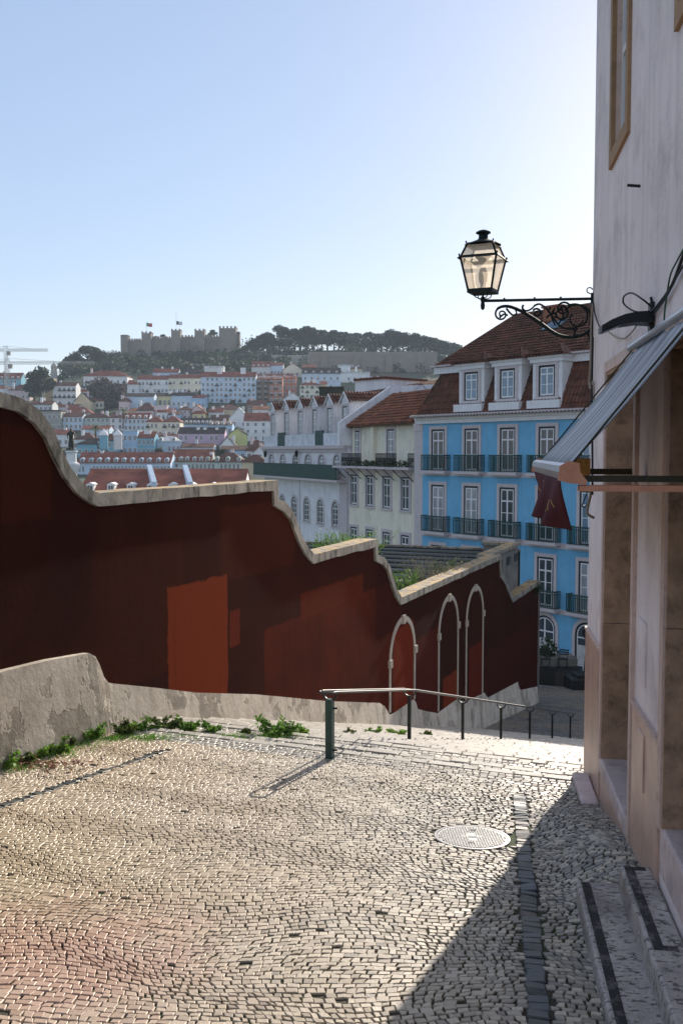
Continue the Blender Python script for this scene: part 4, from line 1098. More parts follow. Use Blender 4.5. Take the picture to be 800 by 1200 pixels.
_wc = {}
def french(w, h, arch, glass, dark, rows, white='whitepaint'):
    """window meshes in local space: x centred, z from 0, y<0 is proud of the wall"""
    key = (round(w, 2), round(h, 2), arch, glass, dark, rows)
    if key in _wc: return _wc[key]
    hw = w/2; fw = .19
    def ring(o, i, y0, y1, mb):
        # o and i: outer / inner half width; arch adds a semicircle
        def outl(a, top, b_=0):
            P = [(-a, b_)]
            if arch:
                zc = top-a*.9
                P += [(-a, zc)]+[(-a*cos(pi*k/10), zc+a*.9*sin(pi*k/10)) for k in range(1, 10)]+[(a, zc)]
            else: P += [(-a, top), (a, top)]
            return P+[(a, b_)]
        A = outl(o, h+(o-hw)); B = outl(i, h-(hw-i)); n = len(A)
        vs = [(x, y0, z) for x, z in A]+[(x, y0, z) for x, z in B]+[(x, y1, z) for x, z in A]+[(x, y1, z) for x, z in B]
        fs = []
        for k in range(n-1): fs += [(k, k+1, n+k+1, n+k), (k, 2*n+k, 2*n+k+1, k+1), (n+k, n+k+1, 3*n+k+1, 3*n+k)]
        mb.add(vs, fs)
        return B
    s = MB(); ring(hw+fw, hw, -.06, .02, s); s.box(-hw-fw-.04, hw+fw+.04, -.10, .0, -.14, -.001)
    f = MB(); B = ring(hw-.002, hw-.105, -.025, .02, f); f.box(-hw+.105, hw-.105, -.024, .02, 0, .05)
    iw = hw-.105; top = h-.105
    sm = MB(); ring(iw-.001, iw-.065, -.018, .02, sm)
    sm.box(-.05, .05, -.019, .02, .05, top-(.0 if not arch else .02)); ztr = top*.74
    sm.box(-iw+.06, -.051, -.0175, .02, ztr, ztr+.08); sm.box(.051, iw-.06, -.0175, .02, ztr, ztr+.08); sm.box(-iw+.06, iw-.06, -.017, .02, .051, .14)
    for r in range(1, rows):
        zz = .14+(ztr-.14)*r/rows; sm.box(-iw+.06, -.052, -.016, .02, zz-.02, zz+.02); sm.box(.052, iw-.06, -.016, .02, zz-.02, zz+.02)
    p = MB(); P = [(-iw+.03, .04)]
    if arch:
        a = iw-.03; zc = h-hw*.9
        P += [(-a, zc)]+[(-a*cos(pi*k/10), zc+a*.9*sin(pi*k/10)) for k in range(1, 10)]+[(a, zc)]
    else: P += [(-iw+.03, top-.02), (iw-.03, top-.02)]
    P += [(iw-.03, .04)]; p.add([(x, -.006, z) for x, z in P], [tuple(range(len(P)-1, -1, -1))])
    r = (s.mesh('window', M['stonegrey']), f.mesh('window_frame', M[dark]), sm.mesh('sash', M[white]), p.mesh('pane', M[glass]))
    _wc[key] = r; return r
def add_window(root, x, z, y=0, rz=0, w=1.1, h=2.3, arch=False, glass='curtain', dark='woodblack', rows=3):
    a, f, s_, p = french(w, h, arch, glass, dark, rows)
    o = inst('window', a, root, (x, y, z), rz); inst('window_frame', f, o, (0, 0, 0)); inst('sash', s_, o, (0, 0, 0)); inst('pane', p, o, (0, 0, 0)); return o
_bc = {}
def balcony(root, x, z, y=0, w=1.9, dep=.45, h=.95, slab='stonegrey', bars='greeniron', rz=0):
    key = (w, dep, h, slab, bars)
    if key not in _bc:
        s = MB(); s.box(-w/2-.05, w/2+.05, -dep-.05, 0, -.16, 0); s.box(-w/2+.1, w/2-.1, -dep*.6, 0, -.26, -.161)
        r = MB()
        def line(p, q, n):
            for k in range(n+1):
                f = k/n; X = p[0]+(q[0]-p[0])*f; Y = p[1]+(q[1]-p[1])*f; r.box(X-.018, X+.018, Y-.013, Y+.013, .03, h-.04)
        a, b_, c_, d_ = (-w/2, -.02), (-w/2, -dep), (w/2, -dep), (w/2, -.02)
        line(b_, c_, int(w/.115)); line(a, b_, 4); line(c_, d_, 4)
        for z0, z1 in ((h-.06, h), (h-.20, h-.17), (.03, .07)):
            r.box(-w/2-.02, w/2+.02, -dep-.02, -dep+.02, z0, z1); r.box(-w/2-.02, -w/2+.02, -dep+.021, 0, z0, z1); r.box(w/2-.02, w/2+.02, -dep+.021, 0, z0, z1)
        _bc[key] = (s.mesh('balcony', M[slab]), r.mesh('railing', M[bars]))
    a, b_ = _bc[key]; o = inst('balcony', a, root, (x, y, z), rz); inst('railing', b_, o, (0, 0, 0)); return o

def tiles(mb, P0, ex, ey, poly, pitch=.24, row=.36):
    """clay tiles over a roof plane; poly in plane coordinates (a along the eave, b up the slope)"""
    ex = Vector(ex).normalized(); ey = Vector(ey).normalized(); nz = ex.cross(ey)
    if nz.z < 0: nz = -nz
    P0 = Vector(P0)
    A0, A1 = min(p[0] for p in poly), max(p[0] for p in poly); B0, B1 = min(p[1] for p in poly), max(p[1] for p in poly)
    def span(b):                       # where the row b meets the outline
        xs = []
        for (xa, ya), (xb, yb) in zip(poly, poly[1:]+poly[:1]):
            if (ya <= b < yb) or (yb <= b < ya): xs.append(xa+(xb-xa)*(b-ya)/(yb-ya))
        return (min(xs), max(xs)) if len(xs) >= 2 else None
    nb = max(1, int((B1-B0)/row))
    for j in range(nb):
        b0 = B0+(B1-B0)*j/nb; b1 = B0+(B1-B0)*(j+1)/nb
        s0 = span(b0+1e-4); s1 = span(b1-1e-4)
        if not s0 or not s1: continue
        lo, hi = min(s0[0], s1[0]), max(s0[1], s1[1])
        k0, k1 = int(math.floor(lo/pitch*4)), int(math.ceil(hi/pitch*4)); vs = []
        for k in range(k0, k1+1):
            a = k*pitch/4; hgt = (0, .075, .095, .075)[k % 4]; hgt += random.uniform(-.006, .006)
            for b_, sp, up in ((b0, s0, .05), (b1, s1, 0)):
                aa = min(max(a, sp[0]), sp[1]); vs.append(P0+ex*aa+ey*b_+nz*(hgt+up))
        n = k1-k0
        mb.add(vs, [(2*i, 2*i+2, 2*i+3, 2*i+1) for i in range(n)])
def eave_tiles(mb, x0, x1, y, z, step=.24, r=.07, ln=.25):
    x = x0
    while x < x1: mb.tube([(x, y, z), (x, y+ln, z+.05)], r, 6); x += step

def frame_px(pxa, Ya, pxb, Yb):
    a = pix(pxa, 530, Ya); b = pix(pxb, 530, Yb); return Frame(a.x, a.y, b.x-a.x, b.y-a.y)

# ------------------------------------------------------------------ blue house
FB = frame_px(495, 60, 690, 50.0)
def blue_house():
    zb = -12.2; root = empty('blue_house', FB.w(0, 0, zb), FB.ang, 'bright blue rendered house with green iron balconies, mansard roof and three white dormers', 'house')
    H = lambda px, py, off=0: (FB.hit(px, py, off)[0], FB.hit(px, py, off)[1]-zb)
    L = 22.0; D = 12.
    ze = H(552, 487)[1]
    cols = [H(px, 530)[0] for px in (513.5, 552, 596.5, 643.5, 691)]; sp = (cols[4]-cols[0])/4; cols = [cols[0]+sp*k for k in range(8)]
    b = MB(); b.box(0, L, 0, D, 0, ze); b.build('wall', M['blue'], root)
    b = MB(); b.box(-.75, -.005, .0, .5, 0, ze-.1); b.box(-.80, .03, -.05, .0, ze-.8, ze-.35); b.build('corner_pilaster', M['stonegrey'], root)
    c = MB(); c.box(-.35, L, -.18, 0, ze-.38, ze-.16); c.box(-.45, L, -.30, 0, ze-.158, ze); c.build('cornice', M['whitepaint'], root)
    fl = [H(552, py)[1] for py in (552, 626)]; fl.append(H(644, 711.5)[1])
    for k, zf in enumerate(fl):
        s = MB(); s.box(-.0, L, -.045, -.001, zf-.34, zf-.04) if k == 1 else s.box(0, L, -.03, -.001, zf-.30, zf-.04); s.build('string_course', M['stonegrey'], root)
        for i, x in enumerate(cols):
            h = (2.42, 2.75, 2.62)[k]
            add_window(root, x, zf+.0, w=1.15, h=h, rows=(2, 3, 3)[k], glass=random.choice(('curtain', 'curtain', 'skyglass', 'darkglass') if k < 2 else ('darkglass', 'darkglass', 'curtain')))
            balcony(root, x, zf-.02, w=2.0)
    # ground floor doors
    for i, x in enumerate(cols):
        zt = H(644, 722)[1]
        o = add_window(root, x, .55, w=1.5, h=zt-.55, arch=True, glass='darkglass', rows=1)
        s = MB(); z = .6
        while z < zt-1.25: s.box(x-.62, x+.62, -.045, -.028, z, z+.085); z += .1
        s.build('roller_shutter', M['shutter'], root)
    b = MB(); b.box(0, L, -.05, -.001, 0, .75); b.build('plinth', M['stonegrey'], root)
    # mansard
    zk = H(515, 431)[1]; ins = 1.0
    b = MB(); b.add([(-.3, -.3, ze), (L, -.3, ze), (L, ins, zk), (.85, ins, zk), (-.3, D, ze), (.85, D-1, zk), (L, D, ze), (L, D-1, zk)],
                    [(0, 1, 2, 3), (0, 3, 5, 4), (3, 2, 7, 5), (4, 5, 7, 6)]); b.build('mansard_core', M['roof_old'], root)
    t = MB(); sl = sqrt((ins+.3)**2+(zk-ze)**2)
    tiles(t, (-.3, -.3, ze), (1, 0, 0), (0, ins+.3, zk-ze), [(0, 0), (L+.3, 0), (L+.3, sl), (1.15, sl)], .24, .4)
    tiles(t, (-.3, -.3, ze), (0, 1, 0), (1.15, 0, zk-ze), [(0, 0), (D, 0), (D-1, sl), (1.3, sl)], .24, .4)
    t.build('mansard_tiles', M['roof_dark'], root)
    t = MB(); eave_tiles(t, -.4, L, -.66, ze+.05, r=.065); t.build('eave_mortar', M['stonegrey'], root); t = MB(); t.box(-.45, L, -.60, -.02, ze+.002, ze+.03); t.build('eave_board', M['slat'], root)
    # upper hipped roof
    rz = H(605, 371, 6)[1]; y0 = ins-.35; rx = FB.hit(604, 371, 6)[0]
    P = [(.35, y0, zk+.12), (L, y0, zk+.12), (L, 6, rz), (rx, 6, rz), (.35, D-.6, zk+.12), (L, D-.6, zk+.12)]
    b = MB(); b.add(P, [(0, 1, 2, 3), (0, 3, 4), (4, 3, 2, 5)]); b.build('roof_core', M['roof_old'], root)
    t = MB(); run = 6-y0; hh = rz-zk-.12; sl = sqrt(run*run+hh*hh)
    tiles(t, P[0], (1, 0, 0), (0, run, hh), [(0, 0), (L, 0), (L, sl), (rx-.35, sl)], .24, .36)
    run2 = rx-.35; sl2 = sqrt(run2**2+hh*hh)
    tiles(t, P[0], (0, 1, 0), (run2, 0, hh), [(0, 0), (D-.6-y0, 0), (run, sl2)], .24, .36)
    t.tube([Vector(P[0])+Vector((0, 0, .05)), Vector(P[3])+Vector((0, 0, .08))], .11, 8); t.tube([Vector(P[3])+Vector((0, 0, .08)), (L, 6, rz+.08)], .12, 8)
    t.build('roof_tiles', M['roof_dark'], root); t = MB(); eave_tiles(t, .3, L, y0-.28, zk+.14, r=.06); t.build('eave_mortar', M['stonegrey'], root)
    c = MB(); c.box(.25, L, y0-.0, ins+.1, zk-.28, zk+.10); c.build('upper_cornice', M['whitepaint'], root)
    # dormers
    for x in cols[1:4]:
        d = MB(); w2 = 1.0; zd0 = ze+.22; zd1 = zk-.0
        d.box(x-w2, x+w2, -.06, 1.4, zd0+.42, zd1-.25); d.box(x-w2-.12, x+w2+.12, -.40, 1.3, zd0, zd0+.42)
        d.box(x-w2-.12, x+w2+.12, -.18, 1.6, zd1-.25, zd1-.05); d.box(x-w2-.2, x+w2+.2, -.26, 1.6, zd1-.049, zd1+.10)
        dm = d.build('dormer', M['whitepaint'], root)
        add_window(dm, x, zd0+.62, y=-.061, w=1.12, h=1.62, rows=2, glass='skyglass')
        t = MB(); zz = zd1+.10; hp = (x, 1.0, zz+.62)
        tiles(t, (x-w2-.3, -.36, zz), (1, 0, 0), (0, 1.36, .62), [(0, 0), (2*w2+.6, 0), (w2+.3, 1.49)], .22, .3)
        for sg in (-1, 1):
            t.poly([(x+sg*(w2+.3), -.36, zz), (x, 1.0, zz+.62), (x, 3., zz+.62), (x+sg*(w2+.3), 3., zz)])
            t.tube([(x+sg*(w2+.3), -.36, zz+.05), (x, 1.0, zz+.70)], .07, 6)
        eave_tiles(t, x-w2-.3, x+w2+.35, -.42, zz); t.lathe([(.10, 0), (.06, .12), (.09, .2), (.02, .34)], 8, (0, 0), Matrix.Translation((x, .9, zz+.6))); t.build('dormer_roof', M['roof_dark'], dm)
    # skylight and chimney
    # roof window
    f_ = .52; u_ = FB.hit(644, 393, y0+run*f_)[0]; b = MB(); yy = y0+run*f_
    b.box(u_-.75, u_+.55, 0, 1.15, 0, .10, Matrix.Translation((0, yy, zk+.12+hh*f_+.06)) @ Matrix.Rotation(atan2(hh, run), 4, 'X')); s_ = b.build('skylight', M['woodblack'], root)
    b = MB(); b.box(u_-.65, u_+.45, .1, 1.05, .101, .11, Matrix.Translation((0, yy, zk+.12+hh*f_+.06)) @ Matrix.Rotation(atan2(hh, run), 4, 'X')); b.build('pane', M['skyglass'], s_)
    u_ = FB.hit(651, 365, 5)[0]; b = MB(); b.box(u_-.6, u_+.6, 4.6, 5.6, rz-1.6, rz+.0); b.box(u_-.68, u_+.68, 4.5, 5.7, rz+.001, rz+.12); b.build('chimney', M['chimney'], root)
M['chimney'] = mat('brick_chimney', (.30, .13, .08), scale=6, var=.3)
M['roof_dark'] = mat('aged_tiles', (.13, .054, .036), scale=1.6, var=.45, dirt=(.03, .03, .018), dscale=1.3, damt=.8, bump=.4, bscale=20)
M['roof_warm'] = mat('warm_tiles', (.21, .080, .045), scale=1.6, var=.45, dirt=(.06, .05, .03), dscale=1.3, damt=.7, bump=.4, bscale=20)
M['skyglass'] = glassmat('sky_glass', (.18, .30, .42), .05)
blue_house()

# ------------------------------------------------------------------ cream house
FY = frame_px(409, 71.8, 493.5, 62)
def cream_house():
    zb = -14; root = empty('cream_house', FY.w(0, 0, zb), FY.ang, 'cream rendered house with planted balcony and low red tiled roof beside the blue house', 'house')
    H = lambda px, py, off=0: (FY.hit(px, py, off)[0], FY.hit(px, py, off)[1]-zb)
    L = H(493.5, 530)[0]; zs = H(409, 548)[1]; za = H(409, 499)[1]
    b = MB(); b.box(0, L-.7, 0, 11, 0, zs); b.build('wall', M['yellow'], root)
    b = MB(); b.box(L-.7, L, -.04, 6, 0, zs); b.build('corner_pilaster', M['stonegrey'], root)
    # planted terrace slab with iron brackets
    b = MB(); b.box(-.9, L+.1, -.95, .3, zs, zs+.16); b.box(-.2, L, -.2, 0, zs-.25, zs-.001); b.build('terrace_slab', M['stonegrey'], root)
    b = MB()
    for k in range(9):
        x = -.6+k*(L+.4)/8.6; b = MB(); b.tube([(x, -.85, zs-.02), (x, -.03, zs-.75)], .03, 5); b.build('iron_strut', M['dark_iron'], root)
    # attic storey set back
    u1 = H(437, 520)[0]
    ops = []
    b = MB(); b.box(-.35, L-1.9, .55, 10, zs+.16, za); b.build('attic_wall', M['yellow'], root)
    b = MB(); xr = H(474, 520)[0]; b.box(xr, L, 1.3, 10, zs+.16, za+.25); b.build('attic_wall', M['yellow'], root)
    b = MB(); x0 = H(437, 520, .5)[0]; b.box(x0, x0+.45, .28, .549, zs+.16, za-.1); b.build('attic_pilaster', M['yellow'], root); b = MB(); b.box(-.42, -.1, .45, .549, zs+.16, za-.1); b.build('attic_pilaster', M['yellow'], root)
    for px in (418.3, 458): add_window(root, H(px, 520, .55)[0], zs+.20, y=.549, w=1.05, h=2.45, rows=4, glass='curtain')
    # iron balustrades
    def rail(pa, pb):
        x0 = H(pa, 540, -.8)[0]; x1 = H(pb, 540, -.8)[0]; r = MB(); n = int((x1-x0)/.13)
        for k in range(n+1): x = x0+(x1-x0)*k/n; r.box(x-.016, x+.016, -.82, -.79, zs+.16, zs+1.05)
        for k in range(0, n-1, 2):
            x = x0+(x1-x0)*(k+1)/n; r.tube([(x+.09*cos(a), -.80, zs+.62+.16*sin(a)) for a in [j*pi/4 for j in range(8)]], .014, 4, closed=True)
        for z in (.22, .98): r.box(x0, x1, -.83, -.78, zs+z, zs+z+.05)
        r.build('balustrade', M['dark_iron'], root)
    rail(400, 423); rail(440, 464); rail(478, 492)
    pl = MB(); rnd = random.Random(5)
    for k in range(46):
        x = rnd.uniform(.8, L-.2); pl.leaves((x, -.7+rnd.uniform(-.15, .3), zs+.28+rnd.uniform(-.05, .15)), (.35, .28, .22), 26, .075, rnd=rnd)
    pl.build('balcony_planting', M['plantdark'], root)
    # windows below
    for row, (pyt, pyb) in enumerate(((556, 587), (617, 652))):
        for px in (415.5, 434.5, 455, 477.5):
            x, zt = H(px, 0)[0], 0
            ztop = H(415.5, (556, 617.5)[row])[1]; add_window(root, x, ztop-2.15, w=1.12, h=2.15, rows=2, glass='darkglass')
    for px in (415.5, 434.5, 455, 477.5): add_window(root, H(px, 0)[0], 1.2, w=1.2, h=2.4, rows=2, glass='darkglass')
    # low hipped roof
    rzt = pix(460, 462, 73.3).z-zb; xr_ = -.1
    A = (-.7, .1, za); B = (L-1.6, .1, za); 
    P = [A, B, (L-.2, 3.6, rzt-.5), (xr_, 3.6, rzt), (-.7, 7.6, za), (L, 7.6, za)]
    b = MB(); b.add(P, [(0, 1, 2, 3), (0, 3, 4), (4, 3, 2, 5)]); b.add([(-.7, .1, za-.12), (L-1.6, .1, za-.12), (L-1.6, 7.6, za-.12), (-.7, 7.6, za-.12)], [(0, 1, 2, 3)]); b.build('roof_core', M['roof_old'], root)
    t = MB(); run = 3.5; hh = rzt-za; sl = sqrt(run**2+hh*hh)
    tiles(t, A, (1, 0, 0), (0, run, hh), [(0, 0), (L-.9, 0), (L+.5, sl), (.6, sl)], .24, .36)
    t.tube([(2.3, .1, za+.05), (1.1, 3.6, rzt+.05)], .12, 8)
    t.tube([P[3], P[2]], .12, 8); eave_tiles(t, -.7, L-1.6, .0, za); t.build('roof_tiles', M['roof_warm'], root)
    # small lower roof at the blue house
    t = MB(); tiles(t, (xr-.3, .9, za+.25), (1, 0, 0), (0, 1.4, .75), [(0, 0), (L-xr+1.3, 0), (L-xr+1.3, 2.6), (1.6, 2.6)], .24, .36); eave_tiles(t, xr-.2, L+.6, .8, za+.25); t.build('side_roof', M['roof_warm'], root)
    # firewall rising to the ridge and the roof store behind it
    b = MB(); q = [(-.5, za-1.4), (-.5, za+.25), (3.7, rzt+.65), (9.5, rzt+1.0), (9.5, za-1.4)]; k = 5
    b.add([(-.95, y, z) for y, z in q]+[(-.62, y, z) for y, z in q], [tuple(range(k)), tuple(range(2*k-1, k-1, -1))]+[(i, i+k, (i+1) % k+k, (i+1) % k) for i in range(k)]); b.build('firewall', M['white'], root)
    b = MB(); b.box(-.6, L+3, 7.7, 8.0, za-1.4, rzt+.95); b.build('firewall', M['white'], root)
cream_house()
FT = frame_px(400, 88, 452, 84)
def roof_store():
    u1 = FT.hit(451, 470)[0]; z1 = FT.hit(400, 447.5)[1]; zb = FT.hit(400, 492)[1]-3
    root = empty('roof_store', FT.w(0, 0, zb), FT.ang, 'white rendered box with a small vent window rising behind the cream house roof', 'roof house')
    b = MB(); xa = FT.hit(416, 470)[0]; b.box(xa, u1, 0, 5, 0, z1-zb); b.build('wall', M['white'], root)
    b = MB(); b.add([(0, 2.2, 0), (xa, 0, 0), (xa, 0, z1-zb-.05), (0, 2.2, z1-zb-.05), (0, 5, 0), (0, 5, z1-zb-.05)], [(0, 1, 2, 3), (0, 3, 5, 4)]); b.build('wall', M['white'], root)
    b = MB(); b.prismz([(-.15, 2.1), (xa, -.2), (u1+.2, -.2), (u1+.2, 5.1), (-.15, 5.1)], z1-zb, z1-zb+.18); b.build('flat_roof', M['roof_old'], root)
    w_ = empty('dummy', (0, 0, 0)); bpy.data.objects.remove(w_)
    an = atan2(-2.2, xa); l = math.hypot(xa, 2.2); o = MB(); o.box(l*.3, l*.85, -.05, .0, z1-zb-2.6, z1-zb-.85, Matrix.Translation((0, 2.2, 0)) @ Matrix.Rotation(an, 4, 'Z')); o.build('vent_window', M['slat_grey'], root)
    # tiled roof right of it
    r2 = empty('tiled_roof', FT.w(u1+.2, 1, z1-2.5), FT.ang, 'old tiled roof top between the white roof box and the blue house', 'roof')
    t = MB(); ua = u1+.2; zz = FT.hit(452, 452)[1]; xx = FT.hit(522, 444)[0]-ua
    t.add([(0, 0, 1.7), (xx, 0, 1.7), (xx, 5, 2.6), (1, 5, 2.6), (xx, 0, -3), (0, 0, -3)], [(0, 1, 2, 3), (0, 5, 4, 1)])
    tiles(t, (0, 0, 1.75), (1, 0, 0), (0, 5, .9), [(0, 0), (xx, 0), (xx, 5.08), (1, 5.08)], .26, .4); t.build('tiles', M['roof_warm'], r2)
M['slat_grey'] = mat('grey_vent', (.22, .23, .24), rough=.6)
roof_store()

# ------------------------------------------------------------------ white house with the row of dormers
FWH = frame_px(309.5, 91, 407, 72.6)
def white_house():
    zb = -16; root = empty('white_house', FWH.w(0, 0, zb), FWH.ang, 'long white house with arched windows, green balcony and a row of gabled dormers', 'house')
    H = lambda px, py, off=0: (FWH.hit(px, py, off)[0], FWH.hit(px, py, off)[1]-zb)
    L = H(407, 530)[0]; z1 = H(407, 521.5)[1]
    b = MB(); b.box(0, L, 0, 10, 0, z1); b.build('wall', M['white'], root)
    b = MB(); b.box(-.25, L+.1, -.3, 0, z1-.25, z1); b.box(-.1, L, -.14, 0, z1-.5, z1-.251); b.build('cornice', M['stonegrey'], root)
    xs = [H(px, 545)[0] for px in (318.5, 331.6, 346.5, 361, 377, 395)]
    zt = H(395, 534)[1]; zbal = H(407, 562)[1]
    for i, x in enumerate(xs): add_window(root, x, zbal+.05, w=1.3, h=zt-zbal, arch=True, rows=3, glass='curtain' if i not in (2,) else 'darkglass')
    xs2 = [H(px, 600)[0] for px in (331, 345, 359.5, 375.5, 393)]+[H(318.5, 600)[0]]
    zt2 = H(393, 588)[1]; zb2 = H(393, 617)[1]
    for x in xs2: add_window(root, x, zb2, w=1.25, h=zt2-zb2, arch=True, rows=3, glass='darkglass'); add_window(root, x, zb2-4.2, w=1.05, h=2.2, rows=2, glass='darkglass')
    b = MB(); b.box(L-1.5, L-.02, -.05, -.001, 0, zbal-.3); b.build('stone_quoin', M['stonegrey'], root)
    b = MB(); b.tube([(H(351.5, 600)[0], -.08, .2), (H(351.5, 600)[0], -.08, zbal-.3)], .06, 6); b.build('drainpipe', M['white'], root)
    # long green balcony
    b = MB(); b.box(-.6, L-.05, -.85, 0, zbal-.22, zbal-.05); b.build('balcony_slab', M['stonegrey'], root)
    b = MB(); b.box(-.6, L-.05, -.86, -.82, zbal-.04, zbal+1.02); b.box(-.6, -.56, -.82, 0, zbal-.04, zbal+1.02); b.box(-.62, L-.03, -.90, -.80, zbal+1.021, zbal+1.07); b.build('balcony_front', M['greenboard'], root)
    for px in (315, 352):
        x = H(px, 533)[0]; b = MB(); b.lathe([(.02, 0), (.12, .1), (.16, .45), (.05, .6)], 8, (x, -.35)); o = b.build('wall_lantern', M['dark_iron'], root); o.location = (0, 0, H(px, 536)[1])
    # zinc parapet with two green panels
    zp0 = z1+.02; zp1 = H(300+40/4, 513)[1]; zp1 = H(309.5, 511)[1]
    cuts = [(309.5, 325.5, 0), (326, 334, 1), (334.3, 369.3, 0), (369.6, 379, 1), (379.3, 403.5, 0)]
    for a, c, k in cuts:
        x0, x1 = H(a, 520, .2)[0], H(c, 520, .2)[0]; b = MB(); b.box(x0, x1, .15, .25, zp0, zp1+(.25 if k else 0)); b.build('parapet_panel', M['greenboard' if k else 'zinc'], root)
    # steep roof behind, dark
    zr = H(395, 463, 6)[1]
    b = MB(); b.add([(-.2, 1.6, z1), (L, 1.6, z1), (L, 6, zr), (H(392, 470, 6)[0]*.72, 6, zr), (-.2, 10.4, z1), (L, 10.4, z1)], [(0, 1, 2, 3), (0, 3, 4), (4, 3, 2, 5)])
    b.build('roof', M['roof_dark'], root)
    # dormers
    for i, px in enumerate((318.5, 334.5, 350.5, 367.5, 385, 403)):
        x = H(px+1.5, 505, .9)[0]; zt = H(px, 490, .9)[1] if i < 3 else H(px, 490, .9)[1]; zt = z1+3.35
        w2 = .85; y0 = .9; zd = z1-.1
        d = MB(); d.box(x-w2, x+w2, y0, 4.0, zd, zt); d.prism([(x-w2-.08, zt+.001), (x+w2+.08, zt+.001), (x, zt+.6)], y0-.04, y0+.2)
        dm = d.build('dormer', M['white'], root)
        add_window(dm, x, zd+.75, y=y0-.001, w=.95, h=2.3, rows=3, glass='curtain')
        t = MB()
        for sg in (-1, 1):
            tiles(t, (x+sg*(w2+.22), y0-.1, zt-.12), (0, 1, 0), (-sg*(w2+.22), 0, .78), [(0, 0), (2.9, 0), (2.9, 1.32), (0, 1.32)], .24, .36)
            t.tube([(x+sg*(w2+.24), y0-.09, zt-.13), (x, y0-.09, zt+.70)], .06, 6)
        t.build('dormer_roof', M['roof_dark'], dm)
        f = MB()
        for sg in (-1, 1): f.tube([(x+sg*(w2+.2), y0-.14, zt-.18), (x, y0-.14, zt+.66)], .07, 5)
        f.build('bargeboard', M['whitepaint'], dm)
white_house()

# ------------------------------------------------------------------ things in the shade at the foot of the blue house
def foot():
    # clipped bush in a stone trough
    p = pix(640, 760, 46); gzz = gz(p.x, p.y)
    r = empty('planted_bush', (p.x, p.y, gzz), 0, 'dark leafy bush growing in a trough before the blue house', 'bush')
    b = MB(); rn = random.Random(9); zc = p.z-gzz
    for k in range(9): b.leaves((rn.uniform(-.5, .45), rn.uniform(-.4, .4), zc-.6+rn.uniform(-.5, .8)), (.42, .4, .4), 70, .11, rnd=rn)
    b.build('foliage', M['plantdark'], r)
    b = MB(); b.tube([(0, 0, .3), (0, 0, zc-.3)], .05); b.build('stem', M['slat'], r)
    b = MB(); z_ = pix(640, 768, 46).z-gzz; b.bbox(-1.0, 1.3, -.7, .5, 0, z_, .04); b.build('trough', M['greywall'], r)
    # stacked cafe furniture under dark covers
    q = pix(652, 800, 45); g0 = gz(q.x, q.y)
    c = empty('covered_stack', (q.x, q.y, g0), -.3, 'tall pile of cafe furniture under a black cover in the shaded street', 'furniture pile')
    z1_ = pix(652, 783, 45).z-g0; m = MB(); rn = random.Random(4)
    n = 10; vs = []; fs = []
    for j in range(7):
        f = j/6; 
        for i in range(20):
            a = 2*pi*i/20; rx = 1.35*(1-.18*f)*(abs(cos(a))**.5)*(1 if cos(a) > 0 else -1); ry = .8*(1-.2*f)*(abs(sin(a))**.5)*(1 if sin(a) > 0 else -1)
            vs.append((rx*(1+.04*sin(5*a+j)), ry*(1+.05*sin(7*a)), z1_*f+.05*sin(3*a)*f))
    for j in range(6):
        for i in range(20): fs.append((j*20+i, j*20+(i+1) % 20, (j+1)*20+(i+1) % 20, (j+1)*20+i))
    fs.append(tuple(range(120, 140))); m.add(vs, fs); m.build('cover', M['black'], c)
    # upturned chairs on top
    for k, (dx, rz_) in enumerate(((-.55, .2), (.25, -.5))):
        p3 = Vector((q.x+dx, q.y-.1, g0+z1_)); ch = empty('cafe_chair', p3, rz_, ('dark folding cafe chair tipped on the left of the covered pile', 'dark folding cafe chair tipped on the right of the covered pile')[k], 'chair')
        b = MB()
        for x in (-.2, .2): b.tube([(x, -.2, .02), (x, .22, .85)], .016, 6)
        b.build('leg', M['slat'], ch); b = MB()
        for x in (-.2, .2): b.tube([(x, .2, .02), (x, -.15, .5)], .016, 6)
        b.build('leg', M['slat'], ch)
        b = MB(); 
        for j in range(5): b.box(-.21, .21, -.2+j*.08, -.14+j*.08, .44, .46)
        b.build('seat', M['slat'], ch)
        b = MB()
        for j in range(3): b.box(-.21, .21, .14+j*.04, .16+j*.04, .6+j*.09, .66+j*.09)
        b.build('backrest', M['slat'], ch)
    q = pix(680, 800, 43.5); g0 = gz(q.x, q.y)
    c = empty('low_covered_stack', (q.x, q.y, g0), .1, 'lower black covered heap beside the house corner', 'furniture pile')
    h_ = pix(680, 796, 43.5).z-g0; m = MB(); m.bbox(-.55, 1.6, -.5, .6, 0, max(.6, h_), .12); m.bbox(-.3, .5, -.45, .3, max(.6, h_)+.001, max(.6, h_)+.15, .06); m.build('cover', M['black'], c)
    # closed parasol leaning by the door
    q = pix(684, 790, 48.5); g0 = gz(q.x, q.y); top = pix(689, 742, 48.5)
    c = empty('round_sign', (q.x, q.y, g0), FB.ang, 'round dark sign on a thin pole before the blue house door', 'sign')
    d = Vector((top.x-q.x, 0, top.z-g0)); b = MB(); b.tube([(0, 0, 0), d], .03, 6); b.build('pole', M['dark_iron'], c)
    b = MB(); b.lathe([(.30, -.02), (.32, 0), (.30, .02)], 20, (0, 0), Matrix.Translation(d) @ Matrix.Rotation(pi/2, 4, 'X')); b.build('sign_disc', M['black'], c)
foot()
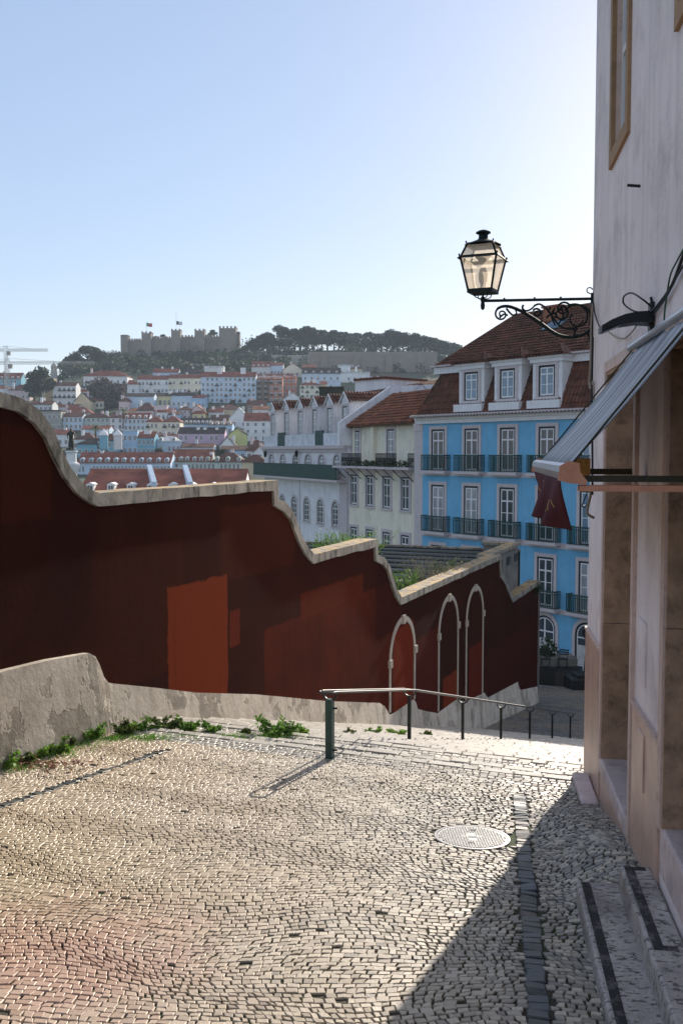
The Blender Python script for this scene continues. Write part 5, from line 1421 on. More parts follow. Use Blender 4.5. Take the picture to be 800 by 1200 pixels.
# ================================================================== THE OLD TOWN ON THE HILL
def wallmat(name, c, dirt=None): return mat(name, c, scale=.25, var=.08, dirt=dirt or tuple(x*.6 for x in c), dscale=.3, damt=.45, bump=0, rough=.9, spec=.1)
WM = {k: wallmat('town_'+k, tuple(min(.84, x*1.3) for x in v) if k not in ('castle', 'dark') else v) for k, v in dict(
    white=(.62, .62, .62), cream=(.60, .56, .44), palegrey=(.48, .50, .50), bluewhite=(.44, .53, .62), paleblue=(.32, .46, .60), teal=(.16, .34, .42),
    lilac=(.46, .34, .44), pinkish=(.52, .42, .42), yellow=(.62, .54, .28), lime=(.50, .52, .22), palegreen=(.40, .46, .42), terracotta=(.34, .15, .10),
    brown=(.22, .17, .14), dark=(.06, .065, .05), ochre=(.36, .26, .16), castle=(.28, .24, .20), sand=(.5, .42, .28), stone=(.30, .29, .26)).items()}
def farroof(name, c):
    return mat(name, c, scale=.35, var=.35, dirt=tuple(x*.45 for x in c), dscale=.5, damt=.7, bump=.5, bscale=5, bdist=.1, rough=.9, spec=.1)
RM = dict(red=farroof('town_roof_red', (.24, .085, .06)), brown=farroof('town_roof_brown', (.13, .065, .05)), dark=farroof('town_roof_dark', (.06, .05, .048)),
          orange=farroof('town_roof_orange', (.34, .14, .07)), pale=farroof('town_roof_pale', (.55, .57, .58)))
M['fwin'] = glassmat('town_window', (.05, .07, .09), .15); M['fbal'] = mat('town_balcony', (.05, .055, .06), bump=0)
_u = {}
def unit_window(kind):
    if kind not in _u:
        b = MB(); b.cur = 0; b.box(-.5, .5, -.05, .05, 0, 1); b.cur = 1
        b.box(-.62, -.5, -.09, .05, -.05, 1.08); b.box(.5, .62, -.09, .05, -.05, 1.08); b.box(-.499, .499, -.09, .05, 1.0, 1.08); b.box(-.499, .499, -.09, .05, -.09, 0); b.box(-.04, .04, -.07, -.051, 0, 1)
        _u['pale'] = b.mesh('window', [M['fwin'], WM['white']])
        b = MB(); b.box(-.5, .5, -.35, 0, 0, 1); _u['bal'] = b.mesh('balcony', M['fbal'])
    return _u[kind]
NEXT = [0]
def house(label, x0, x1, ytop, yeave, ybase, wall, roof='red', cols=4, rows=2, kind='hip', d=None, rot=0, bal=0, dormers=0, chim=(), depth=9., cat='house', ww=1.0, wh=1.6, name='town_house', dorm='white', extra=None):
    if d is None or d >= 180: d = 180+2.6*(600-ybase)
    sc = d/F; W = (x1-x0)*sc; px = (x0+x1)/2
    c = pix(px, 530, d); top = pix(px, yeave, d).z; base = pix(px, ybase, d).z-4
    root = empty(name, (c.x, c.y, base), radians(rot), label, cat)
    he = top-base; wm = WM[wall]; w = W/2
    b = MB()
    b.box(-w, w, 0, depth, 0, he)
    rid = (pix(px, ytop, d+depth/2).z-base)-he
    ov = .35
    if kind == 'gablef':            # gable faces us
        b.prism([(-w, he+.001), (w, he+.001), (0, he+rid-.05)], .0, depth)
    if kind == 'gable': b.add([(-w, 0, he), (-w, depth, he), (-w, depth/2, he+rid-.05), (w, 0, he), (w, depth, he), (w, depth/2, he+rid-.05)], [(0, 2, 1), (3, 4, 5)])
    b.build('wall', wm, root)
    r = MB()
    if kind == 'hip':
        k = min(w*.8, depth/2) if W > 6 else w*.6
        r.add([(-w-ov, -ov, he), (w+ov, -ov, he), (w-k, depth/2, he+rid), (-w+k, depth/2, he+rid), (-w-ov, depth+ov, he), (w+ov, depth+ov, he)], [(0, 1, 2, 3), (0, 3, 4), (1, 5, 2), (4, 3, 2, 5)])
        r.box(-w-ov, w+ov, -ov, depth+ov, he-.15, he-.002)
    elif kind == 'gable':
        for sg in (0, 1):
            y0 = -ov if not sg else depth+ov
            r.add([(-w-.15, y0, he-.05), (w+.15, y0, he-.05), (w+.15, depth/2, he+rid), (-w-.15, depth/2, he+rid), (-w-.15, y0, he+.15), (w+.15, y0, he+.15), (w+.15, depth/2, he+rid+.2), (-w-.15, depth/2, he+rid+.2)],
                  [(0, 1, 2, 3), (4, 5, 6, 7), (0, 4, 5, 1), (0, 3, 7, 4), (1, 5, 6, 2)])
    elif kind == 'gablef':
        for sg in (-1, 1):
            r.add([(sg*(w+.3), -.25, he-.1), (0, -.25, he+rid+.05), (0, depth, he+rid+.05), (sg*(w+.3), depth, he-.1), (sg*(w+.3), -.25, he+.12), (0, -.25, he+rid+.27), (0, depth, he+rid+.27), (sg*(w+.3), depth, he+.12)],
                  [(0, 1, 2, 3), (4, 7, 6, 5), (0, 4, 5, 1), (0, 3, 7, 4)])
    elif kind == 'flat':
        r.box(-w-.1, w+.1, -.1, depth, he, he+max(.25, rid*.5))
    ro = r.build('roof', RM[roof], root)
    for cx, cw, ch in chim:
        q = MB(); x = (cx-px)*sc; q.box(x-cw/2, x+cw/2, depth*.25, depth*.25+.9, he+.1, he+rid*.5+ch); q.box(x-cw/2-.1, x+cw/2+.1, depth*.25-.1, depth*.25+1, he+rid*.5+ch+.001, he+rid*.5+ch+.15); q.build('chimney', WM['white'], ro)
    if rows and not chim and kind != 'flat' and random.random() < .75:
        for _ in range(random.choice((1, 1, 2))):
            q = MB(); x = random.uniform(-w*.8, w*.8); yc = depth*random.uniform(.2, .6); zc = he+rid*.3; hh_ = rid*.55+random.uniform(.9, 1.8); q.box(x-.5, x+.5, yc, yc+.8, zc, zc+hh_); q.box(x-.58, x+.58, yc-.08, yc+.88, zc+hh_+.001, zc+hh_+.14); q.build('chimney', WM[random.choice(('white', 'palegrey', 'pinkish'))], ro)
    for k in range(dormers):
        x = -w+W*(k+.5)/dormers+random.uniform(-.15, .15); q = MB(); q.box(x-.6, x+.6, -.05, depth*.3, he+.0, he+1.25); q.prism([(x-.75, he+1.251), (x+.75, he+1.251), (x, he+1.6)], -.1, depth*.3)
        dm = q.build('dormer', WM[dorm], ro); inst('window', unit_window('pale'), dm, (x, -.08, he+.25), 0, (.75, 1, .85))
    if rows:
        fh = min(3.4, (he-4+.4)/max(1, rows)) if rows > 1 else 3.0
        vis = (pix(px, yeave, d).z-pix(px, ybase, d).z); fh = vis/max(rows, 1) if rows else 3
        for j in range(rows):
            z = he-fh*(j+1)+fh*.25; h = min(wh, fh*.58)
            for i in range(cols):
                if cols > 3 and random.random() < .10: continue
                x = -w+W*(i+.5)/cols; inst('window', unit_window('pale'), root, (x, 0, z), 0, (min(ww, W/cols*.5), 1, h))
                if bal and (i+j) % bal == 0: inst('balcony', unit_window('bal') if False else (_u.get('bal')), root, (x, -.1, z-.1), 0, (min(1.7, W/cols*.8), 1.6, .8))
    return root

H_ = house
# --- upper rows, under the castle
H_('teal fronted block under a red roof, leftmost on the skyline behind the cranes', -6, 26, 437, 444, 457, 'teal', 'red', 7, 2, 'gable', d=560, dormers=5)
H_('small pale house at the foot of the crane mast', -8, 11, 451, 455, 466, 'white', 'red', 4, 1, d=520)
H_('pale pink house with brown hipped roof just right of the crane mast', 11, 36, 450.5, 457, 470, 'pinkish', 'brown', 5, 1, d=510, dormers=2)
H_('white house with three rows of balconies beside the ochre tower', 63, 90, 448, 452, 476, 'white', 'brown', 5, 3, 'gable', bal=1)
H_('narrow grey annex between the balconied white house and the big white hall', 90, 98.5, 451, 454, 466, 'palegrey', 'dark', 2, 1, 'flat')
H_('cream chapel with plain gable front and few windows', 88, 107, 461, 470, 484, 'sand', 'stone' if False else 'dark', 1, 1, 'gablef')
H_('large white hall with long red hipped roof highest under the trees', 99, 150, 434, 440.5, 463, 'white', 'red', 7, 2, depth=14, bal=3)
H_('white house with pink window band right of the big white hall', 134, 163, 445, 450, 463, 'white', 'red', 7, 1, d=560)
H_('blue grey house with low red roof behind the long cream row', 180, 210, 432, 436.5, 445, 'paleblue', 'red', 4, 1, 'gable', d=610)
H_('house under a broad dark roof behind the long cream row', 210, 238, 430.5, 438, 446, 'palegrey', 'dark', 3, 1, d=606)
H_('small weathered stone building among the trees below the castle keep', 222, 246, 423, 426, 432, 'stone', 'dark', 4, 1, 'flat', d=640)
H_('stepped pale house between the dark roof and the white apartment block', 240, 262, 427, 431, 446, 'palegrey', 'pale', 3, 1, 'flat', d=612)
H_('whitish left half of the long row of three storey houses', 162, 198, 440, 444.5, 461.5, 'white', 'red', 8, 2, 'gable', bal=3, d=572)
H_('creamy yellow right half of the long row of three storey houses', 198.2, 237, 439, 443, 461.5, 'cream', 'red', 9, 2, 'gable', bal=3, d=572)
H_('big bluish white apartment block with five storeys and parapet', 236, 300, 436, 441.5, 472, 'bluewhite', 'red', 12, 5, 'gable', chim=((257, 2.4, 3.4), (284.5, 2.6, 3.4)), bal=4, dormers=0, d=545)
H_('grey house with red mansard in the row right of the apartment block', 295, 317, 423.5, 430, 442, 'palegrey', 'red', 5, 1, 'gable', d=612, dormers=4)
H_('pale blue fronted house with balcony in the row above the brown facades', 317, 332, 425, 428, 441, 'bluewhite', 'red', 4, 1, 'gable', d=611)
H_('cream gabled house in the row above the brown facades', 332, 354, 426, 433, 442, 'cream', 'red', 2, 1, 'gablef', d=610)
H_('long pale terrace wall with thin red edge above the brown facades', 299, 347, 438, 440, 446, 'palegrey', 'red', 0, 0, 'gable', d=580)
H_('grey brown facade with iron balconies next to the white apartment block', 300, 315.5, 442, 444, 470, 'brown', 'red', 2, 4, 'gable', bal=1, d=556)
H_('terracotta facade with pale top storey between two grey facades', 315.7, 331, 442, 444, 472, 'terracotta', 'red', 3, 4, 'gable', bal=2, d=554)
H_('terracotta and grey facade at the right end of the brown row', 331.2, 347, 441, 443, 465, 'terracotta', 'red', 3, 3, 'gable', d=558)
H_('house with pink upper storey and red roof right of the cream gable', 354, 370, 427.5, 430.5, 447, 'pinkish', 'red', 3, 2, 'gable', d=600)
H_('long pale blue house with dark roof and five white dormers', 354, 399, 431, 437.5, 457, 'bluewhite', 'dark', 6, 2, 'gable', d=572, dormers=5)
H_('white long house with square windows below the rampart', 398, 433, 434, 437.5, 448, 'white', 'pale', 5, 1, 'flat', d=585, chim=((409, 1.2, 2), (417, 1.2, 3)))
H_('tall narrow white house with roof terrace below the rampart', 396, 411, 426, 429, 440, 'white', 'pale', 2, 1, 'flat', d=600)
H_('small ochre topped house beside the tall narrow white one', 409, 424, 430, 432, 440, 'sand', 'brown', 2, 1, 'gable', d=598)
H_('brownish far roof at the right end of the hill behind the white roof box', 434, 470, 440, 445, 452, 'pinkish', 'brown', 4, 1, 'gable', d=600)
H_('second far house beyond the white roof box, partly hidden', 425, 446, 443, 446, 455, 'palegrey', 'red', 3, 1, 'gable', d=560)
H_('four storey yellow and white apartment house with red roof', 351.5, 374.5, 446, 451, 472, 'cream', 'red', 4, 4, 'hip', bal=2, chim=((361, 1.8, 1.6), (368, 1.8, 1.6)), d=470)
H_('plain cream wing at the right of the yellow apartment house', 374.6, 383, 446.5, 450, 470, 'sand', 'red', 0, 0, 'gable', d=474)
H_('white gabled shed below the terracotta facades', 332, 354, 461, 468, 476, 'white', 'pale', 1, 1, 'gablef', d=440)
# --- second tier
H_('long low blue white row with dark roof below the cream houses', 147, 181, 461, 464.5, 482, 'bluewhite', 'dark', 5, 1, 'gable', d=480)
H_('pale yellow part of the low row with two dark doors', 181.2, 201, 460.5, 464, 478, 'yellow', 'dark', 4, 1, 'gable', d=481, ww=1.4, wh=2.4)
H_('pale blue right part of the low row with round arched doors', 201.2, 230, 460, 463.5, 479, 'bluewhite', 'dark', 5, 1, 'gable', d=482)
H_('grey house with dark top behind the stairway garden, far left', 36, 62, 470, 474, 502, 'palegrey', 'brown', 5, 3, 'gable', d=420)
H_('low grey house half hidden behind the coping of the red wall', 40, 72, 479, 482, 505, 'stone', 'dark', 6, 2, 'flat', d=400)
H_('wide white house with red hipped roof left of the palm', 69, 108, 477, 484, 490, 'white', 'red', 4, 1, 'hip', d=470, dormers=2)
H_('plain pale wall house with two small roofs, below the red hipped roof', 71, 97, 484, 488.5, 504, 'bluewhite', 'brown', 5, 2, 'gable', d=410)
H_('long pale grey green building with brown roof left of the palm tree', 96.3, 129, 483.5, 489, 503, 'palegreen', 'brown', 6, 2, 'hip', d=412)
H_('white house with two columns of small windows under the palm tree', 129.2, 145, 485, 489.5, 504, 'white', 'brown', 2, 2, 'gable', d=411)
H_('light blue house with white dormers right of the palm tree', 145.3, 175, 484, 490.5, 505, 'bluewhite', 'red', 6, 2, 'gable', d=409, dormers=4)
H_('red roofed house with two roof slopes above the cream paired houses', 160, 182, 471.5, 481, 492, 'pinkish', 'brown', 3, 1, 'hip', d=445)
H_('pale violet plain house between red roof and blue white house', 181, 196, 474, 476, 492, 'pinkish', 'pale', 0, 0, 'flat', d=450)
H_('bluish house with flat roof below the low row', 196, 212, 474.5, 477, 490, 'paleblue', 'pale', 4, 1, 'flat', d=452)
H_('pinkish cream house with brown hipped roof, middle of the hill', 209, 225, 476, 480, 492, 'pinkish', 'brown', 3, 2, 'hip', d=436)
H_('small pink gable in front of the low pale blue row', 223, 239, 475, 482, 492, 'pinkish', 'orange', 1, 1, 'gablef', d=437)
H_('yellow house with bright red roof in the middle of the hill', 226, 241, 479, 484.5, 493, 'yellow', 'red', 2, 1, 'hip', d=425)
H_('left of two paired cream houses with hipped red roofs', 171, 190.5, 488, 494, 513, 'cream', 'red', 4, 2, 'hip', d=385, bal=3)
H_('right of two paired cream houses with hipped red roofs', 190.8, 211, 487.5, 494, 513, 'cream', 'red', 4, 2, 'hip', d=385, bal=2)
H_('blue house with a row of seven small dormers below the yellow house', 211, 245, 490, 497, 507, 'paleblue', 'dark', 6, 1, 'gable', d=392, dormers=7)
H_('house with steep red roof below the white apartment block', 245, 262, 478, 483, 492, 'palegrey', 'red', 3, 1, 'gable', d=430)
H_('long dull red roof just below the garden terrace', 256, 280, 476, 480, 490, 'sand', 'brown', 2, 1, 'gable', d=440)
H_('house with red roof and cream side gable beside the white gable', 247, 268, 486.5, 492.5, 500, 'sand', 'brown', 3, 1, 'gable', d=400, chim=((254, 1, 1.5),))
H_('blue grey house with small dormers right of the seven dormers', 244, 272, 495, 498, 510, 'paleblue', 'brown', 5, 1, 'gable', d=386, dormers=4)
H_('tall plain white gable above the lilac building', 269, 291, 478, 490, 502, 'white', 'pale', 2, 1, 'gablef', d=402)
H_('brownish garden house with sloping roof right under the apartment block', 289, 312, 469, 474, 486, 'brown', 'brown', 3, 1, 'gable', d=460)
H_('dark teal walled yard house below the brown facades', 311, 334, 468, 472, 484, 'teal', 'dark', 3, 1, 'flat', d=458)
H_('pale pinkish house leaning against the dark walled house', 322, 340, 474, 479, 492, 'pinkish', 'pale', 2, 1, 'gable', d=430)
H_('white four storey house with red roof and four columns of windows', 286, 322.5, 484, 493, 517, 'white', 'red', 4, 3, 'gable', d=372, ww=.9, wh=1.2)
# --- third tier
H_('white house with red roof beside the bronze statue', 60, 81, 503.5, 509, 524, 'white', 'red', 3, 1, 'gable', d=330)
H_('small house with dark brown roof and yellow chimneys right of the statue', 86, 111, 507, 514.5, 528, 'white', 'brown', 4, 1, 'hip', d=335, chim=((95, 1, 2),))
H_('teal blue house with dark slate roof behind the row of dormers', 90, 126, 513, 520, 536, 'teal', 'dark', 5, 1, 'hip', d=312)
H_('teal blue house with round white topped turret', 114, 137, 508, 516, 536, 'teal', 'brown', 4, 2, 'hip', d=322)
H_('square blue tower house with pale flat top', 144, 161, 503.5, 505, 534, 'paleblue', 'pale', 3, 2, 'flat', d=326, chim=((145.5, 2.6, 0),))
H_('teal blue house with red roof and broad white chimney', 161.2, 181, 506, 513, 534, 'teal', 'red', 4, 2, 'gable', d=325, chim=((171.5, 2.4, 1.5),))
H_('light blue house with rounded white roofs right of the teal houses', 181, 211, 511, 517, 532, 'bluewhite', 'pale', 6, 1, 'hip', d=330, dormers=2)
H_('long lilac palace wing with dark roof and chimneys', 209, 263, 501, 508, 528, 'lilac', 'dark', 9, 2, 'gable', d=345, chim=((231, 1, 1), (239, 1, 1), (253, 1, 1)))
H_('small white gable leaning on the lime green wall', 257.5, 275, 512.5, 522, 530, 'white', 'dark', 1, 1, 'gablef', d=333)
H_('lime green gable wall right of the lilac building', 268, 287.5, 502.5, 509, 524, 'lime', 'dark', 0, 0, 'gablef', d=352)
H_('house with long dull red roof below the lime green gable', 258, 288, 523, 527.5, 540, 'paleblue', 'brown', 4, 1, 'gable', d=312)
H_('house with steep brown red roof left of the long white house', 288, 311, 515.5, 528, 540, 'white', 'brown', 3, 1, 'hip', d=318)
H_('small white gable house in front of the steep brown red roof', 297, 312, 523, 530, 541, 'white', 'red', 1, 1, 'gablef', d=300)
# --- nearest rows
H_('long blue fronted terrace with red roof and a row of white dormers', 91, 199.5, 530.5, 542.5, 556, 'bluewhite', 'red', 26, 1, 'gable', d=262, dormers=11, depth=11, dorm='bluewhite')
H_('red roofed house with round roof windows and pale green front', 199.8, 247, 527, 541, 553, 'palegreen', 'red', 10, 1, 'gable', d=268, dormers=6, dorm='palegreen', depth=12, chim=((200, 1, 1), (246, 1, 1)))
H_('pale green fronted house with brown roof left of the cream corner house', 247.3, 286, 529.5, 541, 553, 'palegreen', 'brown', 8, 1, 'hip', d=266, dormers=3, dorm='palegreen', depth=12)
H_('cream corner house with brown tiled roof beside the long white house', 283, 312, 532.5, 541, 566, 'sand', 'brown', 0, 0, 'hip', d=190, depth=8)
H_('pale low house between the blue terrace and the near long roof', 105, 218, 547, 549, 556, 'bluewhite', 'pale', 0, 0, 'flat', d=240, depth=6)
# near long roof with white party walls
r_ = H_('long weathered red roof with dormers just above the coping of the red wall', 93, 284, 550.5, 577, 596, 'white', 'red', 0, 0, 'gable', d=160, dormers=8, depth=16)
for (xa, xb) in ((172, 176), (214, 218)):
    pa = pix(xa, 548, 168); pb = pix(xb+3, 573, 160)
    b = MB(); dx = r_.location
    b.add([(xx-dx.x, yy-dx.y, zz-dx.z) for xx, yy, zz in
           [(pb.x, 159.3, pb.z-3), (pb.x+.8, 159.3, pb.z-3), (pb.x+.8, 159.3, pb.z+1.2), (pb.x, 159.3, pb.z+1.2), (pa.x, 168, pa.z-3), (pa.x+.8, 168, pa.z-3), (pa.x+.8, 168, pa.z+.5), (pa.x, 168, pa.z+.5)]],
          [(0, 1, 2, 3), (3, 2, 6, 7), (0, 3, 7, 4), (1, 5, 6, 2), (4, 7, 6, 5)])
    b.build('party_wall', WM['bluewhite'], r_)
# more houses that fill the gaps of the hillside
H_('white house end with two windows right below the apartment block', 262, 276, 474, 478, 487, 'white', 'red', 2, 1, 'hip')
H_('ochre little house under the low blue white row', 150, 163, 478, 481.5, 489, 'sand', 'orange', 2, 1, 'hip')
H_('pale house in front of the yellow part of the low row', 184, 205, 479, 483, 493, 'white', 'red', 4, 1, 'gable')
H_('blue house with brown roof left of the pinkish cream one', 197, 211, 483, 486, 495, 'paleblue', 'brown', 3, 1, 'gable')
H_('cream house peeping between the chapel and the leafless tree', 107, 122, 466, 470, 479, 'cream', 'red', 3, 1, 'gable')
H_('long white house with brown roof under the balconied white house', 60, 92, 474, 477, 486, 'palegrey', 'red', 6, 1, 'gable')
H_('pale grey house with orange roof left of the lilac wing', 186, 209, 512, 516, 524, 'palegrey', 'orange', 4, 1, 'hip')
H_('pinkish row under the two paired cream houses', 174, 209, 508, 511.5, 520, 'pinkish', 'brown', 7, 1, 'gable')
H_('bluish white house between the long wide house and the statue', 96, 128, 499, 503, 514, 'bluewhite', 'red', 5, 1, 'gable')
H_('pale green house with red roof left of the lime green gable', 246, 262, 507, 511, 522, 'palegreen', 'red', 3, 1, 'gable')
H_('white row with orange roof under the teal yard house', 296, 336, 476, 480, 490, 'white', 'orange', 6, 1, 'gable')
H_('tiny yellow house under the cream gabled garden house', 276, 290, 487, 490, 498, 'yellow', 'red', 2, 1, 'hip')
H_('grey house with dark roof between the lilac wing and the dormered terrace', 212, 250, 520, 524, 534, 'palegrey', 'brown', 7, 1, 'gable')
H_('low white house with red roof left of the white hall', 92, 104, 456, 459, 468, 'white', 'red', 3, 1, 'gable')
H_('pale blue house behind the right end of the cream row', 226, 241, 463, 466, 480, 'paleblue', 'red', 3, 1, 'gable')
H_('pinkish house with brown roof right of the leafless tree', 140, 152, 466, 470, 484, 'pinkish', 'brown', 2, 1, 'hip')
# dark walled buildings just behind the white house
H_('dark mossy walled house without windows behind the row of gabled dormers', 374, 402, 453, 455, 480, 'dark', 'dark', 0, 0, 'flat', d=130, depth=8)
H_('dark square house top behind the second and third gabled dormers', 337, 361, 469, 471, 500, 'dark', 'dark', 0, 0, 'flat', d=125, depth=6)
H_('dark low house top between the two dark walled houses', 363, 385, 470, 472, 500, 'dark', 'dark', 0, 0, 'flat', d=122, depth=6)
# round turrets with white domes on the teal house
for px, lab in ((121.5, 'round teal turret with white dome, left of two'), (138, 'round pale turret with white dome, right of two')):
    p = pix(px, 512, 318); s_ = 318/F; t = empty('turret', (p.x, p.y, p.z), 0, lab, 'turret')
    b = MB(); b.lathe([(5*s_, -4), (5*s_, 9*s_*.2)], 20); b.build('drum', WM['teal' if px < 130 else 'palegrey'], t)
    b = MB(); z0 = 9*s_*.2; b.lathe([(5.6*s_, z0), (5.6*s_, z0+.2), (4*s_, z0+1), (1.5*s_, z0+1.6), (.1, z0+2.2)], 20); b.build('dome', WM['white'], t)

# ------------------------------------------------------------------ ochre tower and church lantern
def tower():
    d = 520; s_ = d/F; a = pix(58, 472, d)
    t = empty('stone_tower', (a.x, a.y, a.z-3), 0, 'plain ochre stone tower left of the balconied white house', 'tower')
    h = pix(58, 444, d).z-a.z+3; b = MB(); b.box(-5*s_, 5*s_, 0, 6, 0, h); b.build('shaft', WM['ochre'], t); b = MB(); b.box(-5.1*s_, 5.1*s_, -.1, 6.1, h+.001, h+.4); b.build('parapet', WM['stone'], t)
    d = 600; s_ = d/F; a = pix(63.3, 443, d); t = empty('church_lantern', (a.x, a.y, a.z-6), 0, 'grey domed church lantern standing out against the sky beside the pines', 'church lantern')
    z = lambda py: pix(63, py, d).z-a.z+6
    b = MB(); b.lathe([(4*s_, 0), (4*s_, z(436)), (4.4*s_, z(436)+.2), (3.6*s_, z(435))], 8); b.build('drum', WM['stone'], t)
    for k in range(8):
        an = 2*pi*k/8; b = MB(); b.tube([(2.8*s_*cos(an), 2.8*s_*sin(an), z(435)), (2.8*s_*cos(an), 2.8*s_*sin(an), z(430))], .35, 6); b.build('column', WM['stone'], t)
    b = MB(); b.lathe([(3.7*s_, z(430)), (3.8*s_, z(429.4)), (2.6*s_, z(427)), (.8*s_, z(425.4)), (.15, z(424))], 12); b.build('dome', WM['stone'], t)
tower()

# ------------------------------------------------------------------ castle
def castle():
    d = 700; s_ = d/F; base = pix(210, 425, d)
    t = empty('castle', base, 0, 'brown stone castle with battlemented towers on the hilltop', 'castle')
    X = lambda px: (px-210)*s_; Zp = lambda py: pix(210, py, d).z-base.z
    def merlons(b, x0, x1, y0, y1, z, m=1.2, h=1.5):
        n = max(2, int((x1-x0)/(2*m)));  st_ = (x1-x0-m)/max(1, n)
        for k in range(n+1):
            x = x0+st_*k
            for y in (y0, y1-.6): b.box(x, x+m, y, y+.6, z, z+h)
        n = max(2, int((y1-y0)/(2*m))); st_ = (y1-y0-m)/n
        for k in range(1, n):
            for x in (x0, x1-.6): b.box(x, x+.6, y0+st_*k, y0+st_*k+m, z, z+h)
    for a, c, py, y0, y1 in ((142, 150.5, 395, 0, 7), (167, 178, 391, -2, 7), (202, 212.5, 388.5, -4, 4), (228.5, 240, 388, -2, 6), (257, 276.5, 385, -3, 9), (276.6, 280, 390.5, 2, 9)):
        b = MB(); z = Zp(py); b.box(X(a), X(c), y0, y1, -8, z); merlons(b, X(a), X(c), y0, y1, z); b.build('tower', WM['castle'], t)
    b = MB(); b.add([(X(142)-.2, -.2, Zp(395)+1.6), (X(150.5)+.2, -.2, Zp(395)+1.6), (X(150.5)+.2, 7.2, Zp(395)+1.6), (X(142)-.2, 7.2, Zp(395)+1.6), (X(146), 3.5, Zp(391))], [(0, 1, 4), (1, 2, 4), (2, 3, 4), (3, 0, 4)]); b.build('tower_roof', WM['castle'], t)
    for a, c, py in ((150.3, 167.2, 398), (177.9, 202.2, 395.5), (212.3, 228.7, 394), (239.8, 257.2, 393.5)):
        b = MB(); z = Zp(py); b.box(X(a), X(c), 3, 5.4, -8, z); merlons(b, X(a), X(c), 3, 5.4, z, 1.0, 1.3); b.build('curtain_wall', WM['castle'], t)
    b = MB()
    for px, py in ((262, 396), (269, 396), (206, 396), (233, 398), (172, 398)): b.box(X(px)-.3, X(px)+.3, -4.05 if px == 206 else -3.04, -1.9, Zp(py), Zp(py)+1.4)
    b2 = MB(); b2.box(X(150), X(290), 12, 60, -18, -3); b2.build('mound', M['earth'], t)
    # flags
    for px, base_py, top, lab, cols_ in ((171.5, 391, 378, 'green and red national flag flying over the left castle tower', ('fg', 'fr')), (206.5, 388, 376, 'black and white flag on a tall pole over the middle castle tower', ('fb', 'fw'))):
        p = pix(px, base_py, d+2); f = empty('flag', p, 0, lab, 'flag'); zt = pix(px, top, d+2).z-p.z
        b = MB(); b.tube([(0, 0, 0), (0, 0, zt+(6 if px > 200 else 0))], .12, 5); b.build('pole', WM['white'], f)
        w = 3.9; h = 2.5
        for k in range(2):
            x0, x1 = (0, w*.4) if k == 0 else (w*.4, w); c = MB(); n = 8; vs = []; fs = []
            for i in range(n+1):
                x = x0+(x1-x0)*i/n
                for j in range(4): vs.append((x+.15, .35*sin(x*1.8), zt-h*j/3-.12*x+.15*sin(x*2)))
            for i in range(n):
                for j in range(3): q = i*4+j; fs.append((q, q+4, q+5, q+1))
            c.add(vs, fs); c.build('cloth', M[cols_[k]], f)
M['fg'] = mat('flag_green', (.02, .20, .07), bump=0); M['fr'] = mat('flag_red', (.55, .02, .02), bump=0); M['fb'] = mat('flag_black', (.02, .02, .025), bump=0); M['fw'] = mat('flag_white', (.75, .75, .75), bump=0)
castle()
def rampart(label, x0, x1, yt, yb, d, m='castle'):
    a = pix(x0, yb, d); c = pix(x1, yb, d); t = empty('rampart', (a.x, d, a.z-4), 0, label, 'rampart'); b = MB(); b.box(0, c.x-a.x, 0, 3, 0, pix(x0, yt, d).z-a.z+4)
    for k in range(4): x = (c.x-a.x)*(k+.5)/4; b.box(x-2, x+2, -1.5, -.001, 0, pix(x0, yt, d).z-a.z+3)
    b.build('masonry', WM[m], t)
rampart('long grey brown rampart under the umbrella pines', 361, 512, 412, 434, 612)
rampart('short dark rampart wall left of the long one', 318, 361.2, 416, 428, 640, 'stone')
rampart('low pale garden wall below the castle keep', 276, 320, 414, 421, 665, 'stone')

# ------------------------------------------------------------------ trees
M['pine'] = leafmat('pine_needles', (.030, .050, .022), .2); M['wood'] = mat('bark', (.07, .05, .035), bump=0); M['oak'] = leafmat('oak_leaves', (.035, .06, .022), .25)
M['bare'] = leafmat('bare_twigs', (.10, .085, .075), .1); M['cypress'] = leafmat('cypress', (.018, .035, .018), .1); M['palm'] = leafmat('palm_leaves', (.16, .19, .07), .3)
def tree_proto(kind, seed):
    r = random.Random(seed); f = MB(); t = MB()
    if kind == 'pine':
        t.tube([(0, 0, -3), (.2, 0, 4), (-.1, .2, 8)], [.55, .42, .3], 7)
        for k in range(7):
            a = 2*pi*k/7+r.random(); t.tube([(-.05, .15, 6.5+r.random()), (2.2*cos(a), 2.2*sin(a), 8.5), (4.5*cos(a), 4.5*sin(a), 10.2)], [.25, .17, .08], 5)
        for k in range(15):
            a = r.uniform(0, 2*pi); q = r.uniform(0, 5.6); f.leaves((q*cos(a), q*sin(a), 10.8-.07*q*q+r.uniform(-.6, .6)), (2.6, 2.6, 1.6), 130, .55, .3, r)
    elif kind == 'round':
        t.tube([(0, 0, -3), (.1, 0, 3), (0, .1, 6)], [.4, .32, .15], 7)
        for k in range(5): a = 2*pi*k/5; t.tube([(0, 0, 3), (1.8*cos(a), 1.8*sin(a), 5.8)], [.18, .07], 5)
        for k in range(15):
            a = r.uniform(0, 2*pi); q = r.uniform(0, 2.8); f.leaves((q*cos(a), q*sin(a), 6+r.uniform(-2.2, 2.6)*(1-q/5)), (1.7, 1.7, 1.5), 120, .46, 0, r)
    elif kind == 'cypress':
        t.tube([(0, 0, -2), (0, 0, 3)], [.3, .2], 6)
        for k in range(14): z = 1.5+k*.9; f.leaves((r.uniform(-.2, .2), r.uniform(-.2, .2), z), (1.5*(1-(k/15)**2)+.25,)*2+(1.0,), 60, .35, 0, r)
    return f.mesh('crown', M[{'pine': 'pine', 'round': 'oak', 'cypress': 'cypress'}[kind]]), t.mesh('trunk', M['wood'])
